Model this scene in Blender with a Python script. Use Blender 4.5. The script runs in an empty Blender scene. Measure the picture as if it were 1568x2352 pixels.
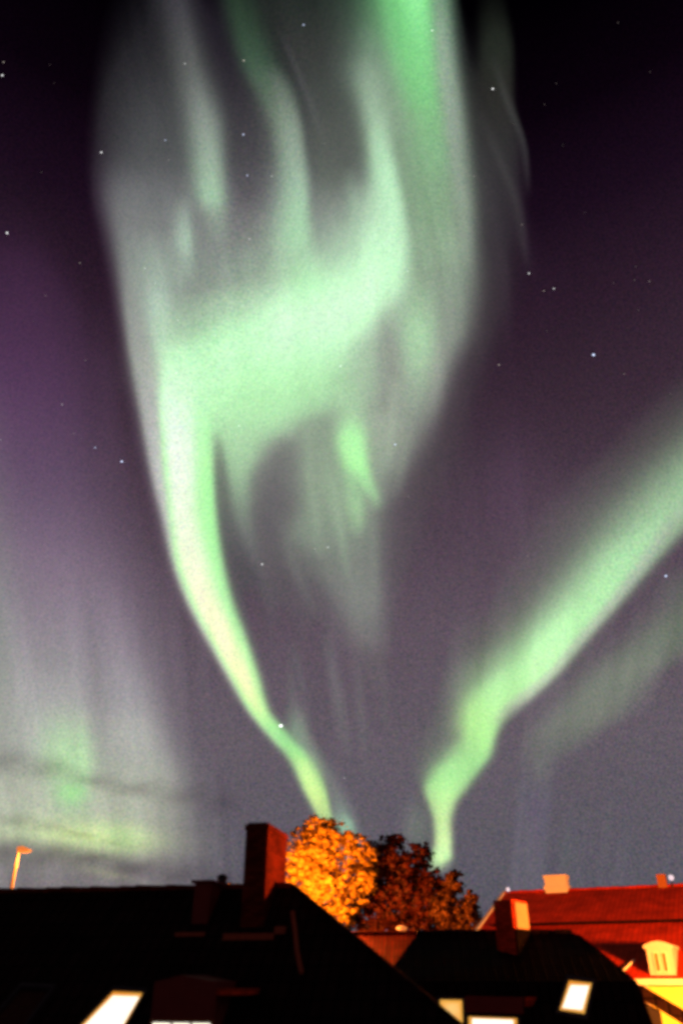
import bpy, math, random
import numpy as np
from mathutils import Vector
random.seed(7); RNG = np.random.default_rng(11)
C = bpy.context.scene.collection
SC = bpy.context.scene
# ------------------------------------------------------------------ camera
CAM_H = 6.0; PITCH = math.radians(31.0); F = 1775.0          # focal length in units of a 1568 x 2352 picture
cd = bpy.data.cameras.new('camera'); cam = bpy.data.objects.new('camera', cd); C.objects.link(cam)
cam.location = (0, 0, CAM_H); cam.rotation_euler = (math.pi / 2 + PITCH, 0, 0)
cd.sensor_fit = 'VERTICAL'; cd.sensor_height = 36.0; cd.lens = 36.0 * F / 2352.0
cd.clip_start = 0.1; cd.clip_end = 30000
cd.dof.use_dof = True; cd.dof.focus_distance = 2500.0; cd.dof.aperture_fstop = 0.4
SC.camera = cam
SC.view_settings.view_transform = 'Standard'; SC.view_settings.look = 'None'
SC.view_settings.exposure = 0.0; SC.view_settings.gamma = 1.0
SC.render.engine = 'CYCLES'; SC.cycles.transparent_max_bounces = 24; SC.cycles.max_bounces = 4
SC.cycles.filter_width = 3.4; SC.cycles.sample_clamp_indirect = 3.0
def direction(X, Y):
    a = (X - 784.0) / F; b = (1176.0 - Y) / F
    return Vector((a, math.cos(PITCH) - b * math.sin(PITCH), math.sin(PITCH) + b * math.cos(PITCH)))
EYE = Vector((0, 0, CAM_H))
def at(X, Y, dist):                                           # the point seen at X, Y at a horizontal distance
    d = direction(X, Y); return EYE + d * (dist / math.hypot(d.x, d.y))
def hit(X, Y, P, n):                                          # where the line of sight meets a plane
    d = direction(X, Y); return EYE + d * ((P - EYE).dot(n) / d.dot(n))
def seen(P):
    v = P - EYE; fw = v.y * math.cos(PITCH) + v.z * math.sin(PITCH); up = -v.y * math.sin(PITCH) + v.z * math.cos(PITCH)
    return (784 + F * v.x / fw, 1176 - F * up / fw)
# ---- night sky model: colour of the sky for a direction, worked out once per vertex ----
def mono(xs, ys, x):
    xs = np.asarray(xs, float); ys = np.asarray(ys, float)
    if len(xs) == 2: return np.interp(x, xs, ys)
    h = np.diff(xs); d = np.diff(ys) / h
    m = np.zeros(len(xs)); m[0] = d[0]; m[-1] = d[-1]
    for i in range(1, len(xs) - 1):
        if d[i - 1] * d[i] > 0:
            w1 = 2 * h[i] + h[i - 1]; w2 = h[i] + 2 * h[i - 1]
            m[i] = (w1 + w2) / (w1 / d[i - 1] + w2 / d[i])
    xc = np.clip(x, xs[0], xs[-1]); k = np.clip(np.searchsorted(xs, xc) - 1, 0, len(xs) - 2)
    t = (xc - xs[k]) / h[k]
    return ((1 + 2 * t) * (1 - t) ** 2 * ys[k] + t * (1 - t) ** 2 * h[k] * m[k]
            + t * t * (3 - 2 * t) * ys[k + 1] + t * t * (t - 1) * h[k] * m[k + 1])
RAMP = [(-5, 86, 83, 94), (0, 88, 85, 96), (6, 92, 88, 98), (14, 100, 91, 101), (22, 94, 81, 93), (30, 77, 61, 75),
        (37, 60, 43, 57), (44, 44, 27, 42), (50, 26, 12, 27), (56, 9, 2, 10), (62, 1, 0, 2), (70, 0, 0, 0)]
def lin(c): c = np.clip(np.asarray(c, float) / 255, 0, 1); return np.where(c <= .04045, c / 12.92, ((c + .055) / 1.055) ** 2.4)
def base_sky(el):
    e = [r[0] for r in RAMP]
    return np.stack([np.interp(el, e, lin([r[k] for r in RAMP])) for k in (1, 2, 3)], -1)
def to_srgb(l): l = np.clip(l, 0, 1); return 255 * np.where(l <= .0031308, l * 12.92, 1.055 * l ** (1 / 2.4) - .055)
def band(T, X, Y, rows, k=1.3):
    # rows: height, left edge, right edge, softness left, softness right, strength, r, g, b
    R = []
    for r in rows:
        r = list(r)
        if len(r) == 6: r += list(R[-1][6:]) if R else [0, 0, 0]
        R.append(r)
    A = np.array(R, float); y = A[:, 0]
    A[:, 3:5] *= np.where(y < 700, 1.45, 1.2)[:, None]; g = A[:, 7] - 8
    for i in (6, 8): A[:, i] += .13 * np.clip(g - A[:, i], 0, 99)
    c = [mono(y, A[:, i], Y) for i in range(1, 9)]
    m = (.5 + .5 * np.tanh(k * (X - c[0]) / c[2])) * (.5 + .5 * np.tanh(k * (c[1] - X) / c[3])) * c[4]
    m = np.where((Y < y[0]) & (A[0, 5] == 0), 0, m); m = np.where((Y > y[-1]) & (A[-1, 5] == 0), 0, m)
    m = m[..., None]; T += m * (np.stack(c[5:8], -1) - T)
def blob(T, X, Y, x, y, rx, ry, a, col, rot=0, p=1.0):
    c, s = math.cos(math.radians(rot)), math.sin(math.radians(rot))
    u = ((X - x) * c + (Y - y) * s) / rx; v = (-(X - x) * s + (Y - y) * c) / ry
    m = (a * np.exp(-(u * u + v * v) ** p))[..., None]
    T += m * (np.array(col, float) - T)
def ray(T, X, Y, pts, w, a, col):
    # a thin faint streak: points (x, y), width, strength
    P = np.array(sorted(pts, key=lambda q: q[1]), float)
    xc = mono(P[:, 1], P[:, 0], Y); t = np.clip((Y - P[0, 1]) / (P[-1, 1] - P[0, 1]), 0, 1)
    m = (a * np.exp(-((X - xc) / w) ** 2) * np.sin(np.pi * t) ** .8)[..., None]
    T += m * (np.array(col, float) - T)
def sky_colour(X, Y, el):
    T = to_srgb(base_sky(el))
    B = lambda *r: band(T, X, Y, r)
    # violet and grey glow low on the left
    B((250, -300, 20, 50, 120, 0, 45, 24, 48), (500, -300, 110, 50, 120, .5, 54, 30, 56), (700, -300, 170, 50, 120, .85, 70, 44, 73),
      (900, -300, 200, 50, 110, .95, 90, 63, 95), (1100, -300, 225, 50, 115, 1, 102, 81, 107), (1300, -300, 280, 50, 95, 1, 128, 111, 130),
      (1500, -300, 335, 50, 78, 1, 147, 137, 148), (1650, -300, 370, 50, 54, 1, 158, 153, 156), (1800, -300, 408, 50, 55, 1, 160, 160, 153),
      (1950, -300, 430, 50, 90, .95, 138, 134, 132), (2100, -300, 440, 50, 120, .9, 120, 110, 118))
    B((850, -90, -10, 30, 40, 0, 110, 98, 112), (1050, -90, 0, 30, 45, .6, 118, 108, 118), (1300, -90, 20, 30, 50, .8, 130, 128, 130),
      (1500, -90, 40, 30, 40, .9, 145, 147, 144), (1700, -90, 60, 30, 40, .8, 160, 162, 155), (1850, -90, 70, 30, 60, 0))
    B((1380, 60, 170, 40, 40, 0, 140, 130, 142), (1500, 50, 175, 40, 30, .7, 150, 144, 150), (1600, 50, 190, 40, 22, .9, 166, 163, 165),
      (1700, 60, 200, 40, 22, .9, 172, 173, 168), (1790, 60, 200, 40, 30, 0))
    B((1500, 240, 320, 40, 30, 0, 140, 136, 142), (1600, 240, 335, 40, 30, .6, 148, 144, 150), (1690, 240, 350, 35, 35, .9, 166, 165, 162),
      (1790, 240, 390, 50, 30, .8, 156, 157, 150), (1900, 260, 400, 50, 40, .3, 140, 142, 134), (1960, 260, 400, 50, 40, 0))
    B((1330, 190, 225, 18, 18, 0, 120, 112, 122), (1550, 195, 228, 18, 18, .35, 122, 118, 122), (1800, 205, 235, 18, 18, .3, 125, 123, 122), (1830, 205, 235, 15, 15, 0))
    B((1720, -200, 330, 40, 80, 0, 168, 172, 158), (1850, -200, 330, 40, 90, .95, 176, 180, 162), (1910, -80, 325, 80, 60, .95, 176, 184, 156),
      (1960, 0, 310, 70, 60, .3, 150, 152, 138), (2010, 0, 310, 60, 60, 0))
    B((1600, 100, 205, 30, 20, 0, 168, 185, 160), (1690, 98, 206, 26, 15, .55, 170, 200, 160), (1770, 112, 211, 28, 15, .75, 174, 214, 160),
      (1830, 128, 198, 28, 22, .6, 162, 212, 150), (1900, 135, 195, 30, 26, 0))
    ray(T, X, Y, [(140, 1640), (150, 1760), (150, 1880)], 10, .3, (186, 220, 170)); ray(T, X, Y, [(185, 1660), (190, 1760), (188, 1850)], 9, .3, (180, 226, 168))
    blob(T, X, Y, 165, 1822, 32, 22, .75, (158, 222, 146)); blob(T, X, Y, 160, 1735, 60, 60, .5, (180, 222, 166))
    blob(T, X, Y, 215, 1922, 140, 34, .95, (206, 226, 160), 5)
    blob(T, X, Y, 285, 1928, 45, 26, .7, (180, 208, 150), 8)
    blob(T, X, Y, 240, 2005, 60, 11, .45, (152, 152, 124), 14)
    # wide grey veil of the upper curtain
    B((0, 218, 1042, 62, 22, .85, 29, 28, 33), (100, 220, 1056, 60, 25, .9, 38, 37, 41), (220, 224, 1066, 54, 26, .95, 53, 53, 56),
      (350, 232, 1078, 44, 27, 1, 74, 75, 77), (440, 234, 1084, 28, 28, 1, 110, 111, 113), (550, 255, 1090, 21, 28, 1, 126, 129, 128),
      (627, 272, 1092, 18, 32, 1, 130, 136, 132), (737, 287, 1084, 16, 38, 1, 134, 142, 134), (847, 305, 1045, 15, 50, 1, 134, 140, 133),
      (956, 325, 1000, 15, 55, 1, 134, 138, 132), (1030, 337, 968, 14, 55, 1, 130, 134, 128), (1108, 353, 930, 14, 60, .95, 120, 122, 118),
      (1200, 375, 905, 14, 60, .85, 106, 105, 105), (1300, 400, 895, 14, 60, .7, 94, 90, 94), (1400, 440, 890, 14, 60, .4, 92, 86, 92), (1550, 520, 880, 14, 60, 0))
    blob(T, X, Y, 1150, 1150, 110, 240, .5, (84, 64, 84), 10)
    blob(T, X, Y, 1270, 700, 120, 260, .4, (58, 34, 58), 8); blob(T, X, Y, 1180, 1180, 70, 150, .3, (88, 64, 86), 15); blob(T, X, Y, 60, 760, 90, 260, .2, (78, 48, 80)); blob(T, X, Y, 1235, 1850, 60, 90, .35, (92, 82, 108), 0)
    # soft grey skirt outside the right edge
    B((0, 1085, 1175, 18, 18, .75, 32, 36, 30), (120, 1090, 1185, 20, 16, .9, 42, 47, 40), (220, 1080, 1185, 30, 18, .85, 52, 53, 48),
      (350, 1080, 1195, 30, 20, .9, 56, 56, 56), (500, 1085, 1195, 30, 30, .8, 62, 60, 62), (700, 1085, 1190, 30, 50, .6, 62, 57, 60),
      (900, 1040, 1120, 30, 50, .5, 66, 60, 64), (1100, 950, 1060, 30, 60, .5, 80, 74, 78), (1300, 900, 1010, 30, 60, .4, 84, 78, 82), (1450, 900, 1000, 30, 60, 0))
    B((0, 1066, 1084, 12, 12, .6, 26, 22, 28), (150, 1076, 1096, 14, 14, .5, 34, 32, 36), (300, 1096, 1110, 16, 16, .3, 44, 42, 44), (420, 1096, 1110, 16, 16, 0))
    ray(T, X, Y, [(1128, 120), (1160, 220), (1205, 350), (1215, 460)], 10, .5, (76, 78, 76))
    ray(T, X, Y, [(1100, 250), (1140, 350), (1180, 450), (1215, 640)], 12, .4, (80, 78, 78))
    # upper left rays
    B((0, 372, 440, 30, 28, .9, 76, 74, 80), (146, 400, 474, 32, 26, .9, 108, 112, 109), (293, 430, 508, 30, 20, .95, 145, 159, 148),
      (400, 446, 513, 22, 16, 1, 152, 180, 156), (450, 455, 514, 20, 15, 1, 155, 192, 160), (505, 475, 518, 20, 14, .8, 140, 158, 142), (570, 490, 525, 16, 14, 0))
    B((0, 462, 512, 25, 20, .8, 26, 18, 30), (150, 495, 545, 28, 22, .8, 42, 36, 46), (300, 530, 600, 18, 40, .85, 66, 62, 68),
      (430, 535, 610, 16, 40, .85, 82, 78, 84), (520, 540, 600, 20, 40, .7, 108, 104, 106), (590, 540, 600, 30, 40, 0))
    B((0, 512, 590, 20, 35, .9, 40, 62, 44), (150, 556, 640, 16, 22, .95, 66, 92, 72), (220, 592, 676, 18, 14, 1, 92, 112, 94),
      (330, 632, 698, 24, 13, 1, 138, 158, 140), (440, 645, 710, 28, 12, 1, 156, 192, 162), (531, 640, 712, 34, 14, 1, 162, 216, 168),
      (600, 630, 720, 40, 20, .8, 175, 235, 180), (660, 620, 740, 40, 30, 0))
    blob(T, X, Y, 360, 330, 70, 150, .35, (96, 98, 100), -6)
    B((140, 600, 640, 12, 14, 0, 108, 112, 108), (210, 628, 668, 12, 14, .6, 118, 124, 118), (300, 655, 692, 12, 10, .5, 140, 156, 142), (420, 672, 700, 12, 10, 0))
    B((0, 600, 790, 25, 40, .85, 40, 46, 42), (120, 655, 790, 22, 35, .9, 58, 60, 58), (200, 690, 805, 18, 35, .95, 68, 72, 69),
      (300, 708, 825, 12, 28, 1, 82, 86, 82), (400, 718, 830, 12, 35, 1, 96, 102, 96), (470, 722, 800, 16, 60, .75, 120, 128, 120), (540, 730, 780, 18, 60, .3, 140, 152, 140), (590, 735, 770, 18, 60, 0))
    ray(T, X, Y, [(640, 60), (690, 180), (722, 260), (765, 370)], 9, .35, (96, 96, 98))
    B((440, 400, 436, 14, 10, 0, 150, 160, 152), (500, 404, 438, 14, 9, .7, 158, 178, 164), (560, 406, 442, 14, 9, .9, 164, 192, 172), (610, 415, 443, 14, 12, .6), (670, 400, 440, 20, 14, 0))
    B((520, 310, 400, 50, 50, 0, 150, 165, 155), (620, 322, 400, 26, 32, .8, 155, 174, 160), (700, 328, 395, 20, 30, .95, 166, 190, 173), (770, 336, 405, 18, 36, .95, 168, 196, 172), (850, 350, 430, 20, 40, .8, 175, 215, 178), (920, 360, 430, 20, 40, 0))
    # green shoulder upper right
    B((0, 815, 1038, 55, 16, 1, 80, 122, 88), (150, 800, 1052, 40, 20, 1, 118, 144, 122), (260, 825, 1066, 34, 22, 1, 126, 148, 127),
      (370, 850, 1078, 30, 22, 1, 122, 144, 122), (480, 905, 1086, 24, 24, 1, 122, 144, 121), (560, 925, 1085, 20, 26, 1, 130, 150, 128),
      (640, 925, 1085, 20, 34, .9, 128, 145, 126), (760, 920, 1075, 24, 40, .6, 125, 136, 122), (860, 920, 1030, 24, 40, 0))
    B((0, 872, 988, 34, 16, 1, 100, 198, 112), (80, 888, 995, 30, 17, 1, 102, 196, 112), (150, 905, 1000, 26, 18, 1, 106, 194, 114), (220, 925, 1008, 26, 18, 1, 108, 186, 114),
      (290, 945, 1020, 30, 18, .9, 116, 180, 118), (366, 950, 1032, 34, 20, .85, 118, 172, 121), (440, 945, 1040, 30, 24, .6, 120, 162, 120), (540, 950, 1045, 30, 26, .3), (640, 950, 1045, 30, 26, 0))
    B((0, 930, 975, 16, 14, .9, 130, 230, 140), (70, 944, 985, 16, 14, .7, 124, 220, 134), (160, 955, 995, 16, 14, .3, 124, 212, 130), (260, 960, 1000, 16, 14, 0))
    B((0, 994, 1026, 12, 16, .75, 136, 160, 142), (150, 1006, 1040, 12, 16, .8, 148, 166, 150), (260, 1022, 1056, 12, 16, .75, 148, 160, 150), (400, 1036, 1070, 14, 18, .7, 140, 148, 140), (520, 1045, 1078, 16, 20, .5, 144, 150, 143), (640, 1045, 1078, 16, 20, 0))
    # bright fold that runs down into the bowl
    B((120, 815, 865, 28, 28, 0, 140, 160, 142), (190, 826, 872, 24, 24, .75, 148, 174, 150), (270, 840, 886, 18, 18, .9, 158, 192, 161), (335, 848, 897, 15, 13, 1, 166, 208, 170),
      (403, 852, 912, 22, 11, 1, 176, 226, 182), (476, 838, 927, 48, 11, 1, 184, 236, 189), (540, 815, 934, 55, 13, 1, 182, 230, 186), (600, 780, 930, 80, 17, .9, 184, 234, 187), (680, 760, 912, 80, 26, 0))
    B((500, 800, 932, 90, 14, 0, 180, 225, 185), (570, 760, 935, 80, 14, .7, 180, 228, 185), (610, 700, 930, 90, 17, .85, 182, 233, 186), (650, 640, 924, 60, 24, .95, 185, 240, 188),
      (690, 570, 903, 110, 30, 1, 186, 240, 189), (740, 480, 855, 105, 34, 1, 172, 228, 174), (790, 440, 820, 75, 38, 1, 174, 232, 176), (850, 400, 815, 50, 62, 1, 172, 234, 170),
      (920, 400, 790, 40, 72, 1, 165, 224, 162), (976, 400, 690, 40, 60, .95, 163, 217, 160), (1030, 400, 610, 40, 45, .5, 155, 200, 152), (1065, 400, 600, 40, 45, 0))
    blob(T, X, Y, 730, 728, 150, 92, 1, (206, 255, 208), -12, 1.3); blob(T, X, Y, 860, 620, 60, 90, .55, (196, 246, 198), 15)
    blob(T, X, Y, 700, 640, 45, 45, .7, (184, 250, 188), 0)
    blob(T, X, Y, 500, 810, 120, 65, .75, (188, 246, 190), -15); blob(T, X, Y, 440, 880, 70, 70, .6, (198, 250, 200))
    blob(T, X, Y, 540, 690, 130, 45, .55, (162, 192, 162), -22); blob(T, X, Y, 420, 640, 60, 50, .3, (142, 152, 144))
    blob(T, X, Y, 960, 785, 42, 110, 1, (168, 208, 166), 0, 1.1)
    blob(T, X, Y, 1005, 850, 20, 110, .45, (152, 152, 148), 8)
    blob(T, X, Y, 890, 850, 30, 120, .85, (130, 130, 127), -3, 1.2)
    blob(T, X, Y, 735, 985, 60, 50, .5, (138, 158, 136), 0)
    blob(T, X, Y, 835, 860, 48, 110, .6, (158, 182, 156), 12); blob(T, X, Y, 935, 900, 60, 130, .45, (152, 164, 148), 12)
    blob(T, X, Y, 600, 610, 110, 60, .5, (140, 156, 140), -15); blob(T, X, Y, 775, 560, 60, 70, .4, (150, 172, 152), 10)
    # the pale veils hanging under the bowl
    B((930, 820, 900, 25, 35, 0, 158, 170, 152), (990, 830, 905, 22, 40, .7, 160, 172, 154), (1060, 845, 900, 20, 35, .7, 154, 168, 150), (1120, 860, 885, 14, 30, .6, 142, 152, 140), (1180, 850, 880, 14, 25, 0))
    B((950, 690, 860, 45, 40, 0, 135, 155, 132), (1050, 690, 865, 34, 40, .8, 138, 158, 134), (1150, 690, 862, 30, 36, .85, 138, 156, 134), (1230, 660, 865, 34, 45, .85, 132, 146, 130),
      (1300, 700, 872, 70, 40, .8, 130, 139, 128), (1371, 762, 876, 48, 34, .8, 134, 141, 132), (1459, 800, 880, 34, 30, .65, 128, 132, 125), (1530, 825, 890, 28, 32, .35, 110, 107, 106), (1620, 840, 900, 20, 30, 0))
    B((1000, 640, 680, 30, 30, 0, 108, 108, 107), (1050, 625, 675, 24, 30, .85, 108, 108, 107), (1120, 602, 662, 20, 28, .85, 104, 102, 104), (1220, 590, 650, 20, 26, .85, 100, 96, 100), (1300, 600, 660, 26, 50, .6, 100, 95, 99),
      (1380, 600, 740, 30, 30, .5, 98, 91, 98), (1480, 620, 790, 30, 26, .3, 98, 90, 98), (1560, 640, 800, 30, 30, 0))
    B((960, 500, 610, 14, 35, .0, 162, 212, 160), (1000, 502, 600, 10, 30, .8, 160, 208, 156), (1042, 510, 592, 10, 22, .95, 156, 198, 152), (1108, 522, 574, 12, 16, .95, 142, 174, 140), (1174, 530, 576, 13, 15, .85, 128, 144, 127),
      (1240, 550, 590, 14, 14, .7, 118, 122, 118), (1327, 588, 612, 12, 12, .35, 108, 108, 110), (1400, 610, 630, 12, 12, 0))
    B((985, 488, 504, 8, 12, 0, 118, 140, 116), (1030, 490, 512, 8, 12, .75, 114, 132, 112), (1120, 492, 524, 8, 14, .85, 104, 114, 103), (1220, 502, 545, 10, 16, .8, 96, 98, 97), (1320, 540, 590, 14, 14, .7, 84, 80, 86),
      (1400, 560, 610, 14, 20, .5, 84, 78, 86), (1500, 600, 660, 20, 30, 0))
    B((860, 782, 820, 30, 30, 0, 165, 220, 160), (940, 782, 828, 26, 26, .6, 165, 222, 160), (1010, 776, 838, 16, 15, 1, 166, 242, 156), (1064, 788, 844, 16, 12, 1, 162, 242, 150), (1100, 812, 854, 17, 11, .95, 156, 224, 148),
      (1125, 834, 864, 12, 11, .85, 152, 212, 146), (1150, 848, 872, 10, 11, .5), (1178, 852, 876, 10, 12, 0))
    B((1060, 775, 815, 15, 20, 0, 150, 205, 145), (1110, 790, 828, 16, 12, .75, 148, 200, 143), (1160, 796, 836, 16, 12, .8, 150, 196, 143), (1200, 803, 836, 14, 12, .55), (1240, 810, 835, 14, 12, 0))
    B((1040, 735, 770, 20, 18, 0, 140, 160, 138), (1120, 745, 785, 16, 16, .5, 146, 172, 142), (1190, 760, 790, 16, 16, .4), (1260, 770, 795, 16, 16, 0))
    for P_, w_, a_, c_ in (([(700, 960), (712, 1100), (738, 1290)], 13, .45, (148, 166, 144)), ([(752, 1060), (775, 1180), (800, 1340)], 11, .45, (150, 170, 146)),
                           ([(640, 1160), (672, 1290), (735, 1430)], 16, .35, (124, 128, 122)), ([(850, 1120), (858, 1260), (862, 1420)], 14, .35, (134, 142, 131)),
                           ([(905, 860), (900, 960), (885, 1080)], 13, .4, (162, 174, 156)), ([(935, 960), (925, 1050), (905, 1150)], 14, .35, (140, 150, 136)),
                           ([(600, 470), (606, 560), (590, 650)], 18, .3, (130, 140, 132)), ([(800, 380), (812, 480), (820, 600)], 18, .4, (150, 178, 153))):
        ray(T, X, Y, P_, w_, a_, c_)
    # grey edge, body and core of the great left band
    B((560, 262, 320, 18, 40, 0, 140, 142, 141), (650, 276, 325, 16, 30, .5, 148, 149, 148), (737, 289, 335, 15, 25, .75, 152, 151, 151), (847, 307, 368, 14, 22, .95, 162, 162, 160), (956, 326, 378, 13, 16, 1, 172, 170, 171),
      (1108, 353, 392, 12, 12, 1, 190, 187, 188), (1196, 374, 402, 12, 12, 1, 196, 192, 192), (1284, 394, 418, 11, 12, 1, 198, 194, 192), (1371, 424, 450, 11, 12, 1, 200, 197, 190), (1459, 469, 495, 11, 12, 1),
      (1547, 519, 545, 11, 12, 1), (1635, 572, 592, 11, 12, 1, 188, 190, 178), (1691, 619, 640, 12, 12, .9, 165, 174, 160), (1751, 668, 690, 12, 12, .8, 155, 164, 150), (1812, 697, 716, 10, 12, .8), (1872, 726, 742, 10, 12, .8), (1950, 740, 760, 10, 12, 0))
    B((780, 385, 480, 40, 40, 0, 190, 240, 190), (850, 378, 470, 22, 40, .8, 190, 246, 190), (920, 368, 478, 12, 30, 1, 186, 248, 186), (976, 370, 484, 9, 14, 1, 172, 248, 168), (1066, 376, 489, 9, 9, 1, 166, 247, 156),
      (1108, 381, 491, 9, 8, 1, 160, 246, 150), (1196, 391, 498, 9, 9, 1, 160, 245, 150), (1284, 403, 511, 9, 11, 1, 162, 245, 152), (1371, 433, 531, 9, 13, 1, 165, 245, 155), (1459, 478, 562, 9, 13, 1, 168, 246, 154),
      (1547, 526, 592, 9, 11, 1, 168, 244, 148), (1631, 573, 616, 9, 11, 1, 155, 238, 138), (1691, 622, 668, 11, 16, 1, 148, 228, 138), (1751, 672, 726, 12, 10, 1, 158, 232, 130), (1812, 700, 748, 10, 8, 1, 172, 238, 128),
      (1872, 730, 761, 9, 8, 1, 180, 240, 128), (1915, 742, 775, 9, 8, .8), (1960, 752, 785, 9, 8, 0))
    B((840, 378, 440, 20, 30, 0, 205, 252, 205), (920, 375, 440, 14, 22, .75, 210, 252, 210), (976, 378, 445, 12, 20, .95, 220, 252, 220), (1066, 386, 448, 10, 18, 1, 230, 253, 224), (1150, 392, 448, 10, 20, 1, 234, 253, 220),
      (1284, 412, 475, 9, 18, 1, 238, 252, 208), (1371, 442, 500, 9, 18, 1, 244, 254, 200), (1459, 486, 538, 9, 16, 1, 250, 255, 194), (1547, 533, 574, 9, 14, 1, 248, 255, 184), (1620, 574, 602, 9, 12, .9, 232, 252, 165), (1680, 610, 632, 10, 14, .3, 190, 240, 145), (1720, 640, 660, 10, 10, 0))
    B((1725, 672, 700, 12, 12, 0, 200, 245, 140), (1775, 688, 722, 9, 12, .8, 212, 248, 148), (1830, 710, 742, 9, 9, .8, 218, 248, 140), (1890, 738, 758, 8, 8, .6), (1930, 745, 765, 8, 8, 0))
    B((1600, 655, 690, 22, 22, 0, 125, 132, 126), (1680, 668, 702, 14, 16, .7, 140, 180, 142), (1740, 705, 735, 12, 18, .6, 138, 165, 138), (1800, 745, 775, 14, 18, .5, 128, 138, 128), (1860, 768, 800, 14, 16, .7, 138, 172, 145),
      (1895, 770, 812, 14, 12, .95, 150, 216, 168), (1950, 780, 822, 14, 12, .6), (1990, 780, 822, 14, 12, 0))
    ray(T, X, Y, [(655, 1480), (672, 1600), (720, 1740), (790, 1860)], 16, .35, (130, 132, 128))
    ray(T, X, Y, [(745, 1450), (775, 1600), (800, 1750)], 15, .4, (118, 120, 118)); ray(T, X, Y, [(820, 1500), (830, 1650), (845, 1800)], 14, .3, (116, 116, 115))
    ray(T, X, Y, [(660, 1450), (690, 1550), (720, 1660)], 12, .3, (112, 112, 114)); ray(T, X, Y, [(880, 1520), (890, 1650), (905, 1780)], 20, .25, (112, 110, 110))
    # right band: soft green veil, body, pale lower edge
    B((680, 1640, 1900, 110, 60, 0, 84, 88, 82), (860, 1560, 1900, 100, 60, .4, 84, 88, 82), (1000, 1480, 1900, 110, 60, .8, 92, 94, 88), (1108, 1390, 1700, 120, 60, .9, 104, 110, 102), (1196, 1300, 1600, 120, 30, .95, 106, 110, 103), (1284, 1240, 1500, 120, 20, .95, 106, 109, 103),
      (1371, 1180, 1430, 110, 20, .95, 110, 114, 106), (1459, 1110, 1350, 90, 20, .95, 114, 120, 108), (1547, 1046, 1275, 40, 18, .95, 120, 128, 114), (1631, 1020, 1190, 60, 14, .8, 118, 126, 113), (1700, 985, 1130, 50, 12, .8, 116, 124, 112), (1760, 965, 1100, 22, 12, .5), (1830, 965, 1080, 20, 12, 0))
    B((860, 1650, 1900, 60, 60, 0, 120, 140, 118), (980, 1570, 1900, 60, 60, .55, 124, 145, 122), (1108, 1478, 1800, 60, 60, .8, 138, 168, 134), (1196, 1400, 1600, 60, 24, .9, 142, 172, 138), (1284, 1330, 1510, 55, 20, .95, 144, 176, 140), (1371, 1265, 1430, 50, 18, .95, 146, 182, 140),
      (1459, 1190, 1352, 48, 16, .95, 148, 190, 140), (1530, 1125, 1290, 55, 17, .95, 152, 196, 140), (1590, 1078, 1225, 34, 16, .9, 152, 196, 138), (1650, 1060, 1150, 16, 12, 0))
    B((900, 1680, 1900, 45, 60, 0, 150, 190, 148), (1040, 1590, 1900, 42, 60, .6, 142, 182, 140), (1120, 1535, 1800, 42, 60, .8, 147, 190, 145), (1196, 1470, 1550, 38, 19, .88, 155, 202, 152), (1284, 1382, 1482, 34, 17, 1, 164, 218, 160), (1371, 1320, 1415, 32, 16, 1, 168, 226, 160),
      (1459, 1240, 1335, 30, 15, 1, 172, 234, 160), (1520, 1180, 1282, 32, 16, 1, 174, 236, 158), (1560, 1128, 1250, 30, 16, 1, 175, 237, 156), (1595, 1092, 1212, 20, 16, 1, 176, 238, 153), (1631, 1074, 1165, 13, 17, 1, 178, 240, 150), (1691, 1066, 1136, 18, 11, 1, 170, 236, 142),
      (1731, 1035, 1126, 36, 12, 1, 160, 228, 138), (1772, 990, 1098, 24, 14, 1, 158, 226, 138), (1812, 975, 1068, 11, 15, 1, 172, 236, 142), (1852, 986, 1042, 9, 12, 1, 192, 244, 148), (1892, 996, 1034, 8, 10, 1, 205, 248, 152),
      (1933, 998, 1036, 8, 9, 1, 210, 248, 158), (1965, 990, 1036, 8, 9, 1, 200, 246, 160), (1990, 985, 1020, 12, 18, .7), (2010, 985, 1010, 12, 20, 0))
    B((1100, 1600, 1640, 20, 20, 0, 168, 166, 164), (1196, 1530, 1556, 12, 15, .5, 165, 168, 160), (1284, 1470, 1496, 12, 14, .6, 170, 170, 166), (1371, 1404, 1432, 12, 13, .65, 172, 170, 167), (1459, 1328, 1354, 12, 13, .65, 178, 176, 170), (1547, 1250, 1276, 12, 13, .65), (1620, 1160, 1205, 12, 14, .5), (1670, 1120, 1145, 12, 12, 0))
    blob(T, X, Y, 1075, 1650, 34, 50, .5, (190, 250, 150), 10); blob(T, X, Y, 1105, 1690, 22, 45, .5, (182, 244, 150), 5)
    # second faint band right of it
    B((1280, 1560, 1800, 60, 60, 0, 105, 118, 104), (1371, 1540, 1800, 60, 60, .8, 108, 122, 106), (1459, 1460, 1640, 55, 60, .85, 114, 126, 109), (1547, 1350, 1508, 50, 38, .85, 122, 131, 116), (1635, 1270, 1432, 40, 42, .8, 122, 130, 115),
      (1700, 1215, 1345, 34, 30, .7, 112, 118, 108), (1770, 1200, 1275, 34, 28, .4, 104, 106, 102), (1860, 1200, 1260, 30, 28, 0))
    blob(T, X, Y, 1295, 1930, 40, 130, .45, (92, 96, 98)); blob(T, X, Y, 1240, 1760, 18, 30, .3, (118, 124, 116)); ray(T, X, Y, [(1180, 1750), (1195, 1850), (1210, 1980)], 16, .2, (100, 102, 104))
    ray(T, X, Y, [(1360, 1720), (1390, 1860), (1410, 1990)], 18, .2, (98, 100, 104)); blob(T, X, Y, 830, 1890, 200, 60, .3, (104, 98, 104)); blob(T, X, Y, 960, 1900, 30, 60, .5, (124, 140, 122))
    blob(T, X, Y, 1500, 1480, 50, 200, .0, (0, 0, 0))
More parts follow.
